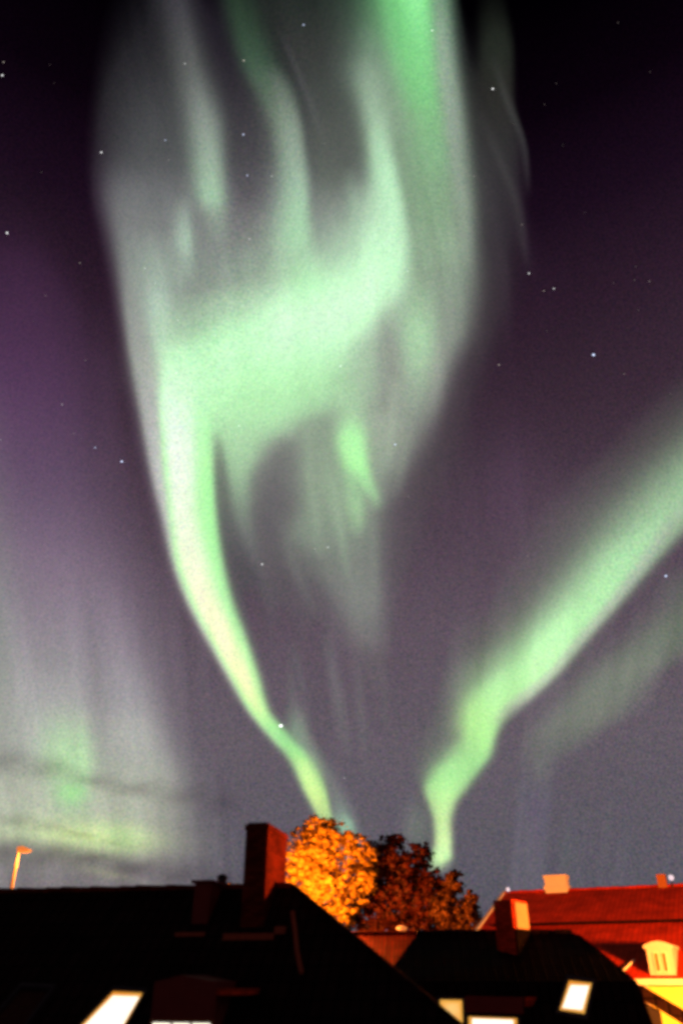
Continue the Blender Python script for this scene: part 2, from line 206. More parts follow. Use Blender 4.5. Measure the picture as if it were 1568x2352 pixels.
    lift = np.clip((T[..., 1] - 98) / 80, 0, 1)[..., None]; T += lift * np.array([10., 13, 9]) * np.where(Y > 1100, .9, 1)[..., None]
    rr_ = np.random.default_rng(5); xs = np.arange(-400, 2400, 9.0)
    def rays(xp, n, w):
        v = rr_.normal(size=len(xs)); kf = np.exp(-(np.arange(-12, 13) / w) ** 2); v = np.convolve(v, kf, 'same'); v /= v.std()
        return np.interp(xp, xs, v) * n
    xp = X - .17 * np.minimum(Y, 640) - 60 * np.clip((Y - 640) / 900, 0, 1)
    up = np.clip((1500 - Y) / 500, 0, 1) * np.clip((X - 180) / 120, 0, 1) * np.clip((1300 - X) / 120, 0, 1)
    m = 1 + up * (rays(xp, .026, 1.2) * np.clip((215 - T[..., 1]) / 60, .3, 1) + rays(xp + .04 * Y, .032, 3.2)) * (.6 + .4 * np.sin(Y * .008 + X * .003))
    low = np.clip((Y - 1250) / 300, 0, 1)
    xq = X + (X - 784) * (Y - 1700) / 4500
    m = m + low * (rays(xq, .026, 1.0) + rays(xq, .034, 3.0)) * (.7 + .3 * np.sin(Y * .01))
    T *= m[..., None]
    return T
# ------------------------------------------------------------------ night sky
def nn(nt, kind, **kw):
    n = nt.nodes.new(kind)
    for k, v in kw.items(): setattr(n, k, v)
    return n
def math_node(nt, op, a, b=None):
    n = nn(nt, 'ShaderNodeMath', operation=op)
    for i, v in enumerate((a, b)):
        if v is None: continue
        if isinstance(v, (int, float)): n.inputs[i].default_value = v
        else: nt.links.new(v, n.inputs[i])
    return n.outputs[0]
W = bpy.data.worlds.new('World'); SC.world = W; W.use_nodes = True
nt = W.node_tree; nt.nodes.clear()
tc = nn(nt, 'ShaderNodeTexCoord'); sp = nn(nt, 'ShaderNodeSeparateXYZ'); nt.links.new(tc.outputs['Generated'], sp.inputs[0])
el = math_node(nt, 'MULTIPLY', math_node(nt, 'ARCSINE', sp.outputs['Z']), 180 / math.pi)
fac = math_node(nt, 'DIVIDE', math_node(nt, 'ADD', el, 5.0), 75.0)
cr = nn(nt, 'ShaderNodeValToRGB'); nt.links.new(fac, cr.inputs[0])
els = cr.color_ramp.elements
pos = [(r[0] + 5) / 75.0 for r in RAMP]
els[0].position, els[1].position = pos[0], pos[-1]
els[0].color = tuple(lin(RAMP[0][1:])) + (1,); els[1].color = tuple(lin(RAMP[-1][1:])) + (1,)
for q, r in list(zip(pos, RAMP))[1:-1]:
    e = els.new(q); e.color = tuple(lin(r[1:])) + (1,)
no = nn(nt, 'ShaderNodeTexNoise'); no.inputs['Scale'].default_value = 520; no.inputs['Detail'].default_value = 1.0
nt.links.new(tc.outputs['Generated'], no.inputs['Vector'])
n2 = nn(nt, 'ShaderNodeTexNoise'); n2.inputs['Scale'].default_value = 5; n2.inputs['Detail'].default_value = 3.0
nt.links.new(tc.outputs['Generated'], n2.inputs['Vector'])
def grainy(nt, colour, noise, amount, chroma):                 # mottle a colour with noise, part grey and part coloured
    m1 = nn(nt, 'ShaderNodeVectorMath', operation='SCALE'); nt.links.new(noise.outputs['Color'], m1.inputs[0]); m1.inputs['Scale'].default_value = chroma
    m2 = nn(nt, 'ShaderNodeVectorMath', operation='ADD'); nt.links.new(m1.outputs[0], m2.inputs[0])
    g_ = math_node(nt, 'ADD', math_node(nt, 'MULTIPLY', noise.outputs['Fac'], amount), 1 - .5 * (amount + chroma)); nt.links.new(g_, m2.inputs[1])
    m3 = nn(nt, 'ShaderNodeVectorMath', operation='MULTIPLY'); nt.links.new(m2.outputs[0], m3.inputs[0]); nt.links.new(colour, m3.inputs[1])
    return m3.outputs[0]
bg = nn(nt, 'ShaderNodeBackground'); nt.links.new(grainy(nt, cr.outputs['Color'], no, 1.0, .9), bg.inputs['Color'])
nt.links.new(math_node(nt, 'ADD', math_node(nt, 'MULTIPLY', n2.outputs['Fac'], .3), .85), bg.inputs['Strength'])
ow = nn(nt, 'ShaderNodeOutputWorld'); nt.links.new(bg.outputs[0], ow.inputs[0])
# ------------------------------------------------------------------ tags, meshes, materials
def tag(o, label=None, cat=None, group=None, kind=None):
    for k, v in (('label', label), ('category', cat), ('group', group), ('kind', kind)):
        if v: o[k] = v
    return o
def thing(name, label, cat, loc=(0, 0, 0), group=None):
    o = bpy.data.objects.new(name, None); C.objects.link(o); o.location = loc; o.empty_display_size = .3
    return tag(o, label, cat, group)
class MB:
    def __init__(s): s.v = []; s.f = []; s.uv = []
    def face(s, pts, u=None, w=None):
        i = len(s.v); s.v += [tuple(p) for p in pts]; s.f.append(list(range(i, i + len(pts))))
        for p in pts:
            p = Vector(p)
            s.uv.append((p.dot(u), p.dot(w)) if u is not None else (p.x + p.y * .7, p.z))
    def prism(s, pts, off, u=None, w=None):                  # polygon pushed along a vector
        off = Vector(off); q = [Vector(p) + off for p in pts]; n = len(pts)
        s.face(q, u, w); s.face(list(reversed([Vector(p) for p in pts])), u, w)
        for i in range(n):
            j = (i + 1) % n; s.face([pts[i], pts[j], q[j], q[i]], u, w)
    def box(s, O, r, d, x0, x1, y0, y1, z0, z1, taper=1.0, up=Vector((0, 0, 1))):
        cx, cy = (x0 + x1) / 2, (y0 + y1) / 2
        P = lambda x, y, z, t: O + r * (cx + (x - cx) * t) + d * (cy + (y - cy) * t) + up * z
        b = [P(x0, y0, z0, 1), P(x1, y0, z0, 1), P(x1, y1, z0, 1), P(x0, y1, z0, 1)]
        t = [P(x0, y0, z1, taper), P(x1, y0, z1, taper), P(x1, y1, z1, taper), P(x0, y1, z1, taper)]
        s.face(list(reversed(b)), r, d); s.face(t, r, d)
        for i in range(4):
            j = (i + 1) % 4; s.face([b[i], b[j], t[j], t[i]], r if i % 2 == 0 else d, up)
    def tube(s, A, B, ra, rb, n=10):
        A = Vector(A); B = Vector(B); w = (B - A).normalized(); u = w.orthogonal().normalized(); v = w.cross(u)
        ring = lambda P, r: [P + (u * math.cos(2 * math.pi * k / n) + v * math.sin(2 * math.pi * k / n)) * r for k in range(n)]
        a, b = ring(A, ra), ring(B, rb)
        for k in range(n):
            j = (k + 1) % n; s.face([a[k], a[j], b[j], b[k]])
        s.face(list(reversed(a))); s.face(b)
    def lathe(s, O, prof, n=16, ax=Vector((0, 0, 1))):       # prof: (radius, height)
        u = ax.orthogonal().normalized(); v = ax.cross(u)
        R = [[O + ax * h + (u * math.cos(2 * math.pi * k / n) + v * math.sin(2 * math.pi * k / n)) * r for k in range(n)] for r, h in prof]
        for i in range(len(R) - 1):
            for k in range(n):
                j = (k + 1) % n; s.face([R[i][k], R[i][j], R[i + 1][j], R[i + 1][k]])
    def build(s, name, mat, parent=None, smooth=False):
        me = bpy.data.meshes.new(name); me.from_pydata(s.v, [], s.f)
        uv = me.uv_layers.new(name='UVMap'); flat = np.array(s.uv, 'f').ravel(); uv.data.foreach_set('uv', flat)
        me.materials.append(mat); me.update()
        if smooth: me.polygons.foreach_set('use_smooth', [True] * len(me.polygons))
        o = bpy.data.objects.new(name, me); C.objects.link(o)
        if parent is not None:
            o.parent = parent; o.matrix_parent_inverse.identity()
            L = Vector(parent.location); p = parent.parent
            while p is not None: L = L + Vector(p.location); p = p.parent
            for v in me.vertices: v.co -= L
        return o
def mat(name, col, rough=.8, var=.25, scale=6.0, bump=.0, spec=.3, emit=None, metal=0.0):
    m = bpy.data.materials.new(name); m.use_nodes = True; t = m.node_tree; b = t.nodes['Principled BSDF']
    b.inputs['Roughness'].default_value = rough; b.inputs['Metallic'].default_value = metal; b.inputs['Specular IOR Level'].default_value = spec
    tc = nn(t, 'ShaderNodeTexCoord'); no = nn(t, 'ShaderNodeTexNoise'); no.inputs['Scale'].default_value = scale; no.inputs['Detail'].default_value = 5
    t.links.new(tc.outputs['Object'], no.inputs['Vector'])
    mx = nn(t, 'ShaderNodeMix', data_type='RGBA'); t.links.new(no.outputs['Fac'], mx.inputs[0])
    mx.inputs[6].default_value = tuple(c * (1 - var) for c in col) + (1,); mx.inputs[7].default_value = tuple(min(1, c * (1 + var)) for c in col) + (1,)
    t.links.new(mx.outputs[2], b.inputs['Base Color'])
    if bump:
        bp = nn(t, 'ShaderNodeBump'); bp.inputs['Strength'].default_value = bump; bp.inputs['Distance'].default_value = .02
        t.links.new(no.outputs['Fac'], bp.inputs['Height']); t.links.new(bp.outputs[0], b.inputs['Normal'])
    if emit:
        b.inputs['Emission Color'].default_value = tuple(emit[:3]) + (1,); b.inputs['Emission Strength'].default_value = emit[3]
    return m
def tiles(name, col, groove=.35, uw=.24, vw=.36, brick=False, var=.3, depth=.03):
    m = bpy.data.materials.new(name); m.use_nodes = True; t = m.node_tree; b = t.nodes['Principled BSDF']
    b.inputs['Roughness'].default_value = .85; b.inputs['Specular IOR Level'].default_value = .03
    uv = nn(t, 'ShaderNodeUVMap'); br = nn(t, 'ShaderNodeTexBrick'); t.links.new(uv.outputs[0], br.inputs['Vector'])
    br.inputs['Scale'].default_value = 1; br.inputs['Brick Width'].default_value = uw; br.inputs['Row Height'].default_value = vw
    br.inputs['Mortar Size'].default_value = .012 if brick else .03; br.inputs['Mortar Smooth'].default_value = .6; br.offset = .5 if brick else 0.0
    br.inputs['Color1'].default_value = tuple(c * (1 - var) for c in col) + (1,); br.inputs['Color2'].default_value = tuple(c * (1 + var) for c in col) + (1,)
    br.inputs['Mortar'].default_value = tuple(c * groove for c in col) + (1,)
    no = nn(t, 'ShaderNodeTexNoise'); no.inputs['Scale'].default_value = 1.3; no.inputs['Detail'].default_value = 6; t.links.new(uv.outputs[0], no.inputs['Vector'])
    rp = nn(t, 'ShaderNodeMapRange'); t.links.new(no.outputs['Fac'], rp.inputs['Value']); rp.inputs['From Min'].default_value = .3; rp.inputs['From Max'].default_value = .7
    rp.inputs['To Min'].default_value = .65; rp.inputs['To Max'].default_value = 1.25
    hs = nn(t, 'ShaderNodeHueSaturation'); t.links.new(br.outputs['Color'], hs.inputs['Color']); t.links.new(rp.outputs[0], hs.inputs['Value'])
    t.links.new(hs.outputs[0], b.inputs['Base Color'])
    bp = nn(t, 'ShaderNodeBump'); bp.invert = True; bp.inputs['Strength'].default_value = .8; bp.inputs['Distance'].default_value = depth
    t.links.new(br.outputs['Fac'], bp.inputs['Height']); t.links.new(bp.outputs[0], b.inputs['Normal'])
    return m
SODIUM = (1.0, .27, .035)
M = dict(
    slate=tiles('dark_tiles', (.016, .006, .005), vw=.42, groove=.2), slate2=tiles('dark_tiles_worn', (.013, .006, .005), vw=.42, groove=.2),
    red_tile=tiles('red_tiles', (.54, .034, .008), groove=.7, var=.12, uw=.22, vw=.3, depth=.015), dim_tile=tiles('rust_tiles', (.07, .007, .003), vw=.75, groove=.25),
    brick=tiles('dark_brick', (.16, .018, .007), uw=.22, vw=.075, brick=True, var=.35), brick2=tiles('red_brick', (.62, .05, .015), uw=.22, vw=.075, brick=True, var=.3),
    lit_side=mat('lit_side_tone', (.30, .17, .10), var=.3, scale=5), cream=mat('cream_paint', (.60, .52, .50), var=.12, scale=5), unlit_side=mat('unlit_side_black', (.003, .002, .002), spec=.0),  # first tone paints lamplight on a chimney side, last keeps its foot dark
    white=mat('white_render', (.78, .74, .66), var=.12, scale=3, bump=.2), yellow=mat('yellow_render', (.80, .66, .16), var=.12, scale=2, bump=.2),
    board=mat('dark_red_boards', (.16, .014, .008), var=.3, scale=3), dark=mat('dark_wall', (.018, .012, .011), var=.3), metal=mat('zinc', (.05, .04, .04), rough=.5, metal=.5),
    wood=mat('weathered_plank', (.35, .06, .02), var=.5, scale=20), frame=mat('orange_wood_frame', (.35, .12, .03), var=.2, scale=12),
    glass=mat('dark_pane', (.05, .02, .01), rough=.15, spec=.6), pole=mat('galvanised_pole', (.45, .38, .30), var=.2, rough=.6),
    bark=mat('bark', (.07, .035, .018), var=.4, scale=12, bump=.5), ground=mat('yard_ground', (.03, .03, .025), var=.4, scale=.6), asphalt=mat('asphalt', (.05, .05, .05), var=.2, scale=20, bump=.3),
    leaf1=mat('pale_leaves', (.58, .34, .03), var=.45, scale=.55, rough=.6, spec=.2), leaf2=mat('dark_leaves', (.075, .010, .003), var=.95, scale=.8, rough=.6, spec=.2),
    leaf3=mat('olive_leaves', (.13, .045, .008), var=.6, scale=.9, rough=.6, spec=.2))
def glow(name, col, s): return mat(name, (.06, .04, .03), emit=col + (s,), var=.02)
def lit_pane(name, c1, c2, s, scale=1.2):
    m = bpy.data.materials.new(name); m.use_nodes = True; t = m.node_tree; b = t.nodes['Principled BSDF']
    tc = nn(t, 'ShaderNodeTexCoord'); no = nn(t, 'ShaderNodeTexNoise'); no.inputs['Scale'].default_value = scale; t.links.new(tc.outputs['Object'], no.inputs['Vector'])
    rp = nn(t, 'ShaderNodeValToRGB'); rp.color_ramp.elements[0].position = .35; rp.color_ramp.elements[1].position = .65
    rp.color_ramp.elements[0].color = c1 + (1,); rp.color_ramp.elements[1].color = c2 + (1,); t.links.new(no.outputs['Fac'], rp.inputs[0])
    t.links.new(rp.outputs[0], b.inputs['Emission Color']); b.inputs['Emission Strength'].default_value = s; b.inputs['Base Color'].default_value = (.3, .25, .2, 1)
    m.cycles.emission_sampling = 'NONE'
    return m
def leafy(m, amount=.5):
    t = m.node_tree; b = t.nodes['Principled BSDF']; an = nn(t, 'ShaderNodeAttribute', attribute_name='outward'); t.links.new(an.outputs['Vector'], b.inputs['Normal']); tl = nn(t, 'ShaderNodeBsdfTranslucent'); ms = nn(t, 'ShaderNodeMixShader'); ms.inputs[0].default_value = amount
    src = b.inputs['Base Color'].links[0].from_socket; t.links.new(src, tl.inputs['Color'])
    o = [n for n in t.nodes if n.type == 'OUTPUT_MATERIAL'][0]; t.links.new(b.outputs[0], ms.inputs[1]); t.links.new(tl.outputs[0], ms.inputs[2]); t.links.new(ms.outputs[0], o.inputs[0])
for k_ in ('leaf1', 'leaf2', 'leaf3'): leafy(M[k_])
PANE_W = lit_pane('bright_window', (1, .93, .72), (1, .97, .86), 1.35); PANE_O = lit_pane('warm_window', (1, .40, .06), (1, .66, .22), 1.0, 2.5); BULB = glow('sodium_lamp_glow', (1, .25, .05), .75)
RIM = lit_pane('window_edge_glow', (1, .36, .03), (1, .50, .08), .85)
COOL = glow('white_ball_glow', (1, .80, .88), .9)
UP = Vector((0, 0, 1))

# ------------------------------------------------------------------ ground, streets
g = MB(); g.face([(-9000, -9000, 0), (9000, -9000, 0), (9000, 9000, 0), (-9000, 9000, 0)]); tag(g.build('ground', M['ground']), kind='structure')
g = MB(); g.face([(-60, 44, .004), (40, 40, .004), (40, 50, .004), (-60, 53, .004)]); tag(g.build('street', M['asphalt']), kind='structure')

# ------------------------------------------------------------------ aurora
STEP = 5.0
gx = np.arange(-170, 1745, STEP); gy = np.arange(-150, 2200, STEP)
GX, GY = np.meshgrid(gx, gy)
a = (GX - 784) / F; b = (1176 - GY) / F
dx = a; dy = math.cos(PITCH) - b * math.sin(PITCH); dz = math.sin(PITCH) + b * math.cos(PITCH)
L = np.sqrt(dx * dx + dy * dy + dz * dz); dx, dy, dz = dx / L, dy / L, dz / L
EL = np.degrees(np.arcsin(dz))
E = lin(sky_colour(GX, GY, EL)) - base_sky(EL)
E = np.clip(E, 0, 3); lum = E.max(-1)
E *= (np.clip((lum - .006) / .012, 0, 1) ** 1.0)[..., None]
AZ = np.arctan2(dx, dy)
RAD = 3600 + 420 * np.sin(AZ * 9 + 1.1 * np.sin(EL * .06)) + 260 * np.sin(EL * .11 + AZ * 4)
PX, PY, PZ = dx * RAD, dy * RAD, dz * RAD + CAM_H
outer = mono([0, 220, 439, 627, 847, 1108, 1284, 1371, 1459, 1547, 1635, 1751, 1872, 2050], [150, 180, 205, 245, 280, 330, 372, 400, 445, 496, 548, 645, 700, 715], GY)
inner = mono([870, 1000, 1200, 1371, 1547, 1650, 1751, 1900, 2050], [470, 500, 510, 548, 605, 668, 748, 830, 850], GY)
rl = mono([860, 1000, 1150, 1300, 1450, 1600, 1750, 1850, 2050], [1440, 1340, 1230, 1120, 1030, 1000, 940, 955, 960], GY)
rr = mono([860, 1196, 1284, 1371, 1459, 1547, 1640, 1772, 1852, 2050], [1900, 1585, 1520, 1452, 1372, 1296, 1190, 1120, 1066, 1062], GY)
REG = np.full(GX.shape, 2)
REG[(GY > 860) & (GX > rl) & (GX < rr)] = 3
REG[(GY > 1150) & (GX >= rr)] = 4
REG[(GY > 870) & (GX < inner)] = 1
REG[GX < outer] = 0
LAB = {0: 'soft violet and grey aurora glow with a squarish green patch low over the long dark roof',
       1: 'brightest pale green aurora band curving down beside the tall brick chimney to the orange tree',
       2: 'wide grey green fan of aurora folds and rays filling the top and middle of the sky',
       3: 'green aurora band rising diagonally from the dark tree to the right edge of the sky',
       4: 'faint grey green aurora streak below the diagonal green band, over the red roof'}
am = bpy.data.materials.new('aurora_light'); am.use_nodes = True; t = am.node_tree; t.nodes.clear()
at_ = nn(t, 'ShaderNodeAttribute', attribute_name='glow'); tc = nn(t, 'ShaderNodeTexCoord')
mp = nn(t, 'ShaderNodeMapping'); mp.inputs['Scale'].default_value = (.022, .022, .0011); t.links.new(tc.outputs['Object'], mp.inputs['Vector'])
ns = nn(t, 'ShaderNodeTexNoise'); ns.inputs['Scale'].default_value = 1; ns.inputs['Detail'].default_value = 2; t.links.new(mp.outputs[0], ns.inputs['Vector'])
ng = nn(t, 'ShaderNodeTexNoise'); ng.inputs['Scale'].default_value = .11; ng.inputs['Detail'].default_value = 1; t.links.new(tc.outputs['Object'], ng.inputs['Vector'])
st = math_node(t, 'ADD', math_node(t, 'ADD', math_node(t, 'MULTIPLY', ns.outputs['Fac'], .16), 0.0), .92)
em = nn(t, 'ShaderNodeEmission'); t.links.new(grainy(t, at_.outputs['Color'], ng, .55, .5), em.inputs['Color']); t.links.new(st, em.inputs['Strength'])
tr = nn(t, 'ShaderNodeBsdfTransparent'); ad = nn(t, 'ShaderNodeAddShader'); t.links.new(em.outputs[0], ad.inputs[0]); t.links.new(tr.outputs[0], ad.inputs[1])
ou = nn(t, 'ShaderNodeOutputMaterial'); t.links.new(ad.outputs[0], ou.inputs[0]); am.cycles.emission_sampling = 'NONE'
ny, nx = GX.shape; IDX = np.arange(ny * nx).reshape(ny, nx)
lumE = E.max(-1)
cell = np.maximum.reduce([lumE[:-1, :-1], lumE[1:, :-1], lumE[:-1, 1:], lumE[1:, 1:]])
quads = np.stack([IDX[:-1, :-1], IDX[1:, :-1], IDX[1:, 1:], IDX[:-1, 1:]], -1)
for k in range(5):
    sel = quads[(cell > .0005) & (REG[:-1, :-1] == k)]
    used, inv = np.unique(sel, return_inverse=True); inv = inv.reshape(sel.shape)
    co = np.stack([PX.ravel()[used], PY.ravel()[used], PZ.ravel()[used]], -1)
    me = bpy.data.meshes.new('aurora'); me.from_pydata(co.tolist(), [], inv.tolist())
    ca = me.color_attributes.new('glow', 'FLOAT_COLOR', 'POINT')
    col = np.concatenate([E.reshape(-1, 3)[used], np.ones((len(used), 1))], -1).astype('f'); ca.data.foreach_set('color', col.ravel())
    me.polygons.foreach_set('use_smooth', [True] * len(me.polygons)); me.materials.append(am); me.update()
    o = bpy.data.objects.new('aurora', me); C.objects.link(o); tag(o, LAB[k], 'aurora', kind='stuff')

# ------------------------------------------------------------------ thin dark clouds low in the north-west
cm = bpy.data.materials.new('thin_cloud'); cm.use_nodes = True; t = cm.node_tree; t.nodes.clear()
at_ = nn(t, 'ShaderNodeAttribute', attribute_name='veil'); tr = nn(t, 'ShaderNodeBsdfTransparent')
mx = nn(t, 'ShaderNodeMix', data_type='RGBA'); t.links.new(at_.outputs['Fac'], mx.inputs[0]); mx.inputs[6].default_value = (1, 1, 1, 1); mx.inputs[7].default_value = (.26, .20, .24, 1)
t.links.new(mx.outputs[2], tr.inputs['Color']); ou = nn(t, 'ShaderNodeOutputMaterial'); t.links.new(tr.outputs[0], ou.inputs[0])
def cloud(pts, half, dens, label, d0):
    pts = np.array(pts, float); xs = np.linspace(pts[0, 0], pts[-1, 0], 90); m = 13; V = []; D = []
    for i, x in enumerate(xs):
        yc = mono(pts[:, 0], pts[:, 1], np.array([x]))[0]
        h = 1.7 * half * (.85 + .22 * math.sin(i * .13 + half) + .08 * math.sin(i * .41))
        end = math.sin(math.pi * (i + .0001) / (len(xs) - 1)) ** .45
        for j in range(m):
            q = -1 + 2 * j / (m - 1)
            V.append(tuple(at(x, yc + q * h * 1.7 + 1.5 * math.sin(i * .21 + j), d0 * (1 + .05 * q + .03 * math.sin(i * .2)))))
            D.append(dens * end * math.exp(-(q * 1.7) ** 2) * (1 - abs(q) ** 6) * (.85 + .25 * math.sin(i * .5 + j * .6)))
    Fc = [(i * m + j, i * m + j + 1, (i + 1) * m + j + 1, (i + 1) * m + j) for i in range(len(xs) - 1) for j in range(m - 1)]
    me = bpy.data.meshes.new('cloud'); me.from_pydata(V, [], Fc); ca = me.attributes.new('veil', 'FLOAT', 'POINT'); ca.data.foreach_set('value', np.clip(D, 0, 1).astype('f'))
    me.polygons.foreach_set('use_smooth', [True] * len(me.polygons)); me.materials.append(cm); o = bpy.data.objects.new('cloud', me); C.objects.link(o)
    tag(o, label, 'cloud', 'thin dark cloud streaks')
cloud([(-160, 1742), (0, 1748), (110, 1764), (240, 1800), (395, 1826), (560, 1850)], 17, .42, 'thin dark cloud streak crossing the green patch, topmost of three', 2500)
cloud([(-160, 1866), (60, 1888), (150, 1908), (260, 1936), (360, 1944)], 9, .32, 'short faint cloud streak in the yellowish glow, middle of three', 2450)
cloud([(-160, 1948), (44, 1960), (198, 1968), (330, 1998), (420, 2010), (560, 2026)], 17, .50, 'long dark cloud streak just above the long dark roof, lowest of three', 2400)

# ------------------------------------------------------------------ stars
WHT, BLU, TAN = (1, 1, 1), (.62, .72, 1), (1, .85, .75)
BRIGHT = [
    (645, 1667, 6.2, WHT, 1.6, 'brilliant white star beside the left green band above the orange tree, largest of all'),
    (1362, 815, 5.0, BLU, 1.3, 'large bluish star in the dark sky above the diagonal green band'),
    (1528, 1323, 4.6, BLU, 1.0, 'bluish star in the dark gap just under the diagonal green band'),
    (280, 1060, 4.4, BLU, 1.3, 'bright star close to the outer edge of the left green band'),
    (219, 1028, 2.9, BLU, .8, 'smaller bluish star just up and left of the star by the left band'),
    (17, 535, 3.6, WHT, 1.2, 'bright white star near the left edge of the sky at a quarter of its height'),
    (6, 173, 3.4, WHT, 1.0, 'white star at the very left edge near the top corner'),
    (9, 143, 2.0, TAN, .6, 'small tan star just above the white star at the top left edge'),
    (233, 350, 3.1, WHT, 1.0, 'white star on the outer edge of the grey fan of aurora'),
    (380, 322, 2.4, BLU, .8, 'small bluish star left of the first pale ray in the grey fan'),
    (559, 309, 3.0, BLU, 1.0, 'blue star in the dark gap between two pale rays, upper of the pair'),
    (568, 403, 2.8, BLU, .9, 'blue star in the dark gap between two pale rays, lower of the pair'),
    (697, 57, 3.2, BLU, .8, 'blue star near the top between the grey rays'),
    (560, 139, 2.5, TAN, .7, 'tan star on the dark green ray near the top'),
    (992, 70, 2.6, WHT, 1.0, 'white star on the right rim of the bright green ray at the top'),
    (425, 146, 2.1, WHT, .7, 'small white star on the first pale ray near the top'),
    (1131, 204, 3.4, WHT, 1.1, 'white star in the dark strip right of the bright green ray'),
    (1214, 628, 2.9, WHT, .9, 'white star right of the grey fan, highest of three near each other'),
    (1271, 663, 2.8, WHT, .8, 'white star right of the grey fan, rightmost of three near each other'),
    (1248, 668, 2.1, TAN, .6, 'small star right of the grey fan, lowest of three near each other'),
    (907, 1021, 3.3, BLU, 1.1, 'bluish white star right of the short green spike in the middle of the sky'),
    (602, 1296, 3.2, WHT, 1.1, 'white star in the dark gap right of the left green band'),
    (753, 1257, 2.6, WHT, .8, 'white star in the pale veil under the green spike'),
    (782, 841, 2.6, WHT, 1.0, 'white star on the lower edge of the brightest green cloud of aurora'),
    (1145, 838, 2.8, TAN, .45, 'dull greyish star in dark sky right of the grey fan at mid height')]
FAINT = [(624, 405, 2.2, .5), (1490, 646, 2.2, .28), (1456, 643, 1.9, .2), (1408, 650, 1.6, .2), (1432, 859, 2.0, .28), (723, 1261, 1.8, .5), (184, 604, 2.4, .3), (105, 679, 1.9, .22),
         (197, 828, 1.7, .35), (143, 929, 2.0, .45), (170, 996, 1.8, .35), (59, 1217, 1.8, .35), (549, 978, 2.0, .9), (594, 825, 1.8, .8), (495, 771, 1.8, .8), (573, 549, 2.1, .7),
         (583, 521, 1.7, .35), (936, 623, 2.0, .7), (1198, 516, 2.0, .3), (1186, 1160, 1.9, .25), (938, 1140, 1.9, .35), (1211, 1276, 2.0, .3), (1243, 1255, 1.7, .25), (790, 1787, 2.2, .45),
         (349, 1718, 1.6, .5), (1418, 52, 1.5, .2), (388, 367, 1.7, .35), (1088, 405, 1.9, .3), (391, 1500, 1.5, .3), (333, 616, 1.9, .7), (409, 735, 1.9, .7), (405, 857, 1.8, .9),
         (357, 650, 1.6, .5), (1250, 240, 1.3, .2), (1255, 760, 1.4, .2), (1538, 905, 1.5, .2), (1465, 712, 1.4, .2), (745, 330, 1.4, .3), (2, 1010, 1.8, .4), (437, 1790, 1.4, .3)]
for _ in range(34):
    FAINT.append((random.uniform(20, 1550), random.uniform(40, 1650), random.uniform(1.0, 1.4), random.choice((.1, .2, .2, .3))))
star_mats = {}
def star(x, y, r, col, s, label, group):
    key = (col, round(s, 1))
    if key not in star_mats:
        m = glow('starlight', col, s * 1.25); m.cycles.emission_sampling = 'NONE'; star_mats[key] = m
    R = 6500.0; P = EYE + direction(x, y).normalized() * R; dpx = R * r / F / direction(x, y).length
    mb = MB(); mb.lathe(Vector((0, 0, 0)), [(0, -1), (.5, -.87), (.87, -.5), (1, 0), (.87, .5), (.5, .87), (0, 1)], 10)
    q_ = random.uniform(-.5, .5); sx_ = dpx * random.uniform(1.0, 1.35); sz_ = dpx * random.uniform(.75, 1.0)
    mb.v = [(v[0] * sx_ + v[2] * q_ * dpx, v[1] * dpx, v[2] * sz_) for v in mb.v]
    o = mb.build('star', star_mats[key]); o.location = P; tag(o, label, 'star', group)
for x, y, r, c, s, l in BRIGHT: star(x, y, r * .5, c, s, l, 'bright stars')
for x, y, r, s in FAINT: star(x, y, r * .52, TAN if s < .4 else WHT, s, 'faint pinprick star, barely brighter than the sky around it', 'faint stars')

# ------------------------------------------------------------------ houses
class Roof:                                                    # a level ridge seen between two points of the picture
    def __init__(s, xl, yl, xr, yr, dist, pitch, left=False):
        P = at(xr, yr, dist) if not left else at(xl, yl, dist); s.z = P.z
        Q = hit(xl, yl, P, UP) if not left else hit(xr, yr, P, UP)
        s.A, s.B = (Q, P) if not left else (P, Q)             # left and right ends
        s.r = (s.B - s.A); s.len = s.r.length; s.r.normalize()
        s.d = s.r.cross(UP).normalized()
        if s.d.dot(EYE - s.A) < 0: s.d = -s.d                 # level, down the near slope
        s.set(pitch)
    def set(s, pitch):
        s.t = math.tan(math.radians(pitch)); s.s = (s.d - UP * s.t).normalized(); s.n = s.r.cross(s.s).normalized()
        if s.n.z < 0: s.n = -s.n
    def on(s, X, Y): return hit(X, Y, s.A, s.n)
    def down(s, P, z): return P + (P - s.ref(P)) * 0 + s.d * ((P.z - z) / s.t) + UP * (z - P.z)
    def ref(s, P): return s.A + s.r * (P - s.A).dot(s.r)
def ridge_cap(R, m, parent, A, B, rad=.11):
    mb = MB(); n = int((B - A).length / .38); u = R.d
    for i in range(n):
        p = A.lerp(B, i / n); q = A.lerp(B, (i + 1.0) / n); rr = rad * (1 + .12 * ((i * 37) % 5 - 2) / 2)
        for a_, b_ in ((p + R.n * 0, q),):
            prof = [(-1.1, -.35), (-.75, .45), (0, .85), (.75, .45), (1.1, -.35)]
            P1 = [a_ + u * (x * rr) + UP * (y * rr) for x, y in prof]; P2 = [b_ + u * (x * rr * .86) + UP * (y * rr * .86) for x, y in prof]
            for k in range(4): mb.face([P1[k], P1[k + 1], P2[k + 1], P2[k]], R.r, R.s)
            mb.face(P1, R.r, R.s)
    return mb.build('ridge_cap', m, parent)
def roof_mesh(R, poly, m, parent, back=None, thick=.14, name='roof'):
    mb = MB(); mb.prism([p - R.n * thick for p in poly], R.n * thick, R.r, R.s)
    if back:
        for f in back: mb.face(f, R.r, R.s)
    return mb.build(name, m, parent)
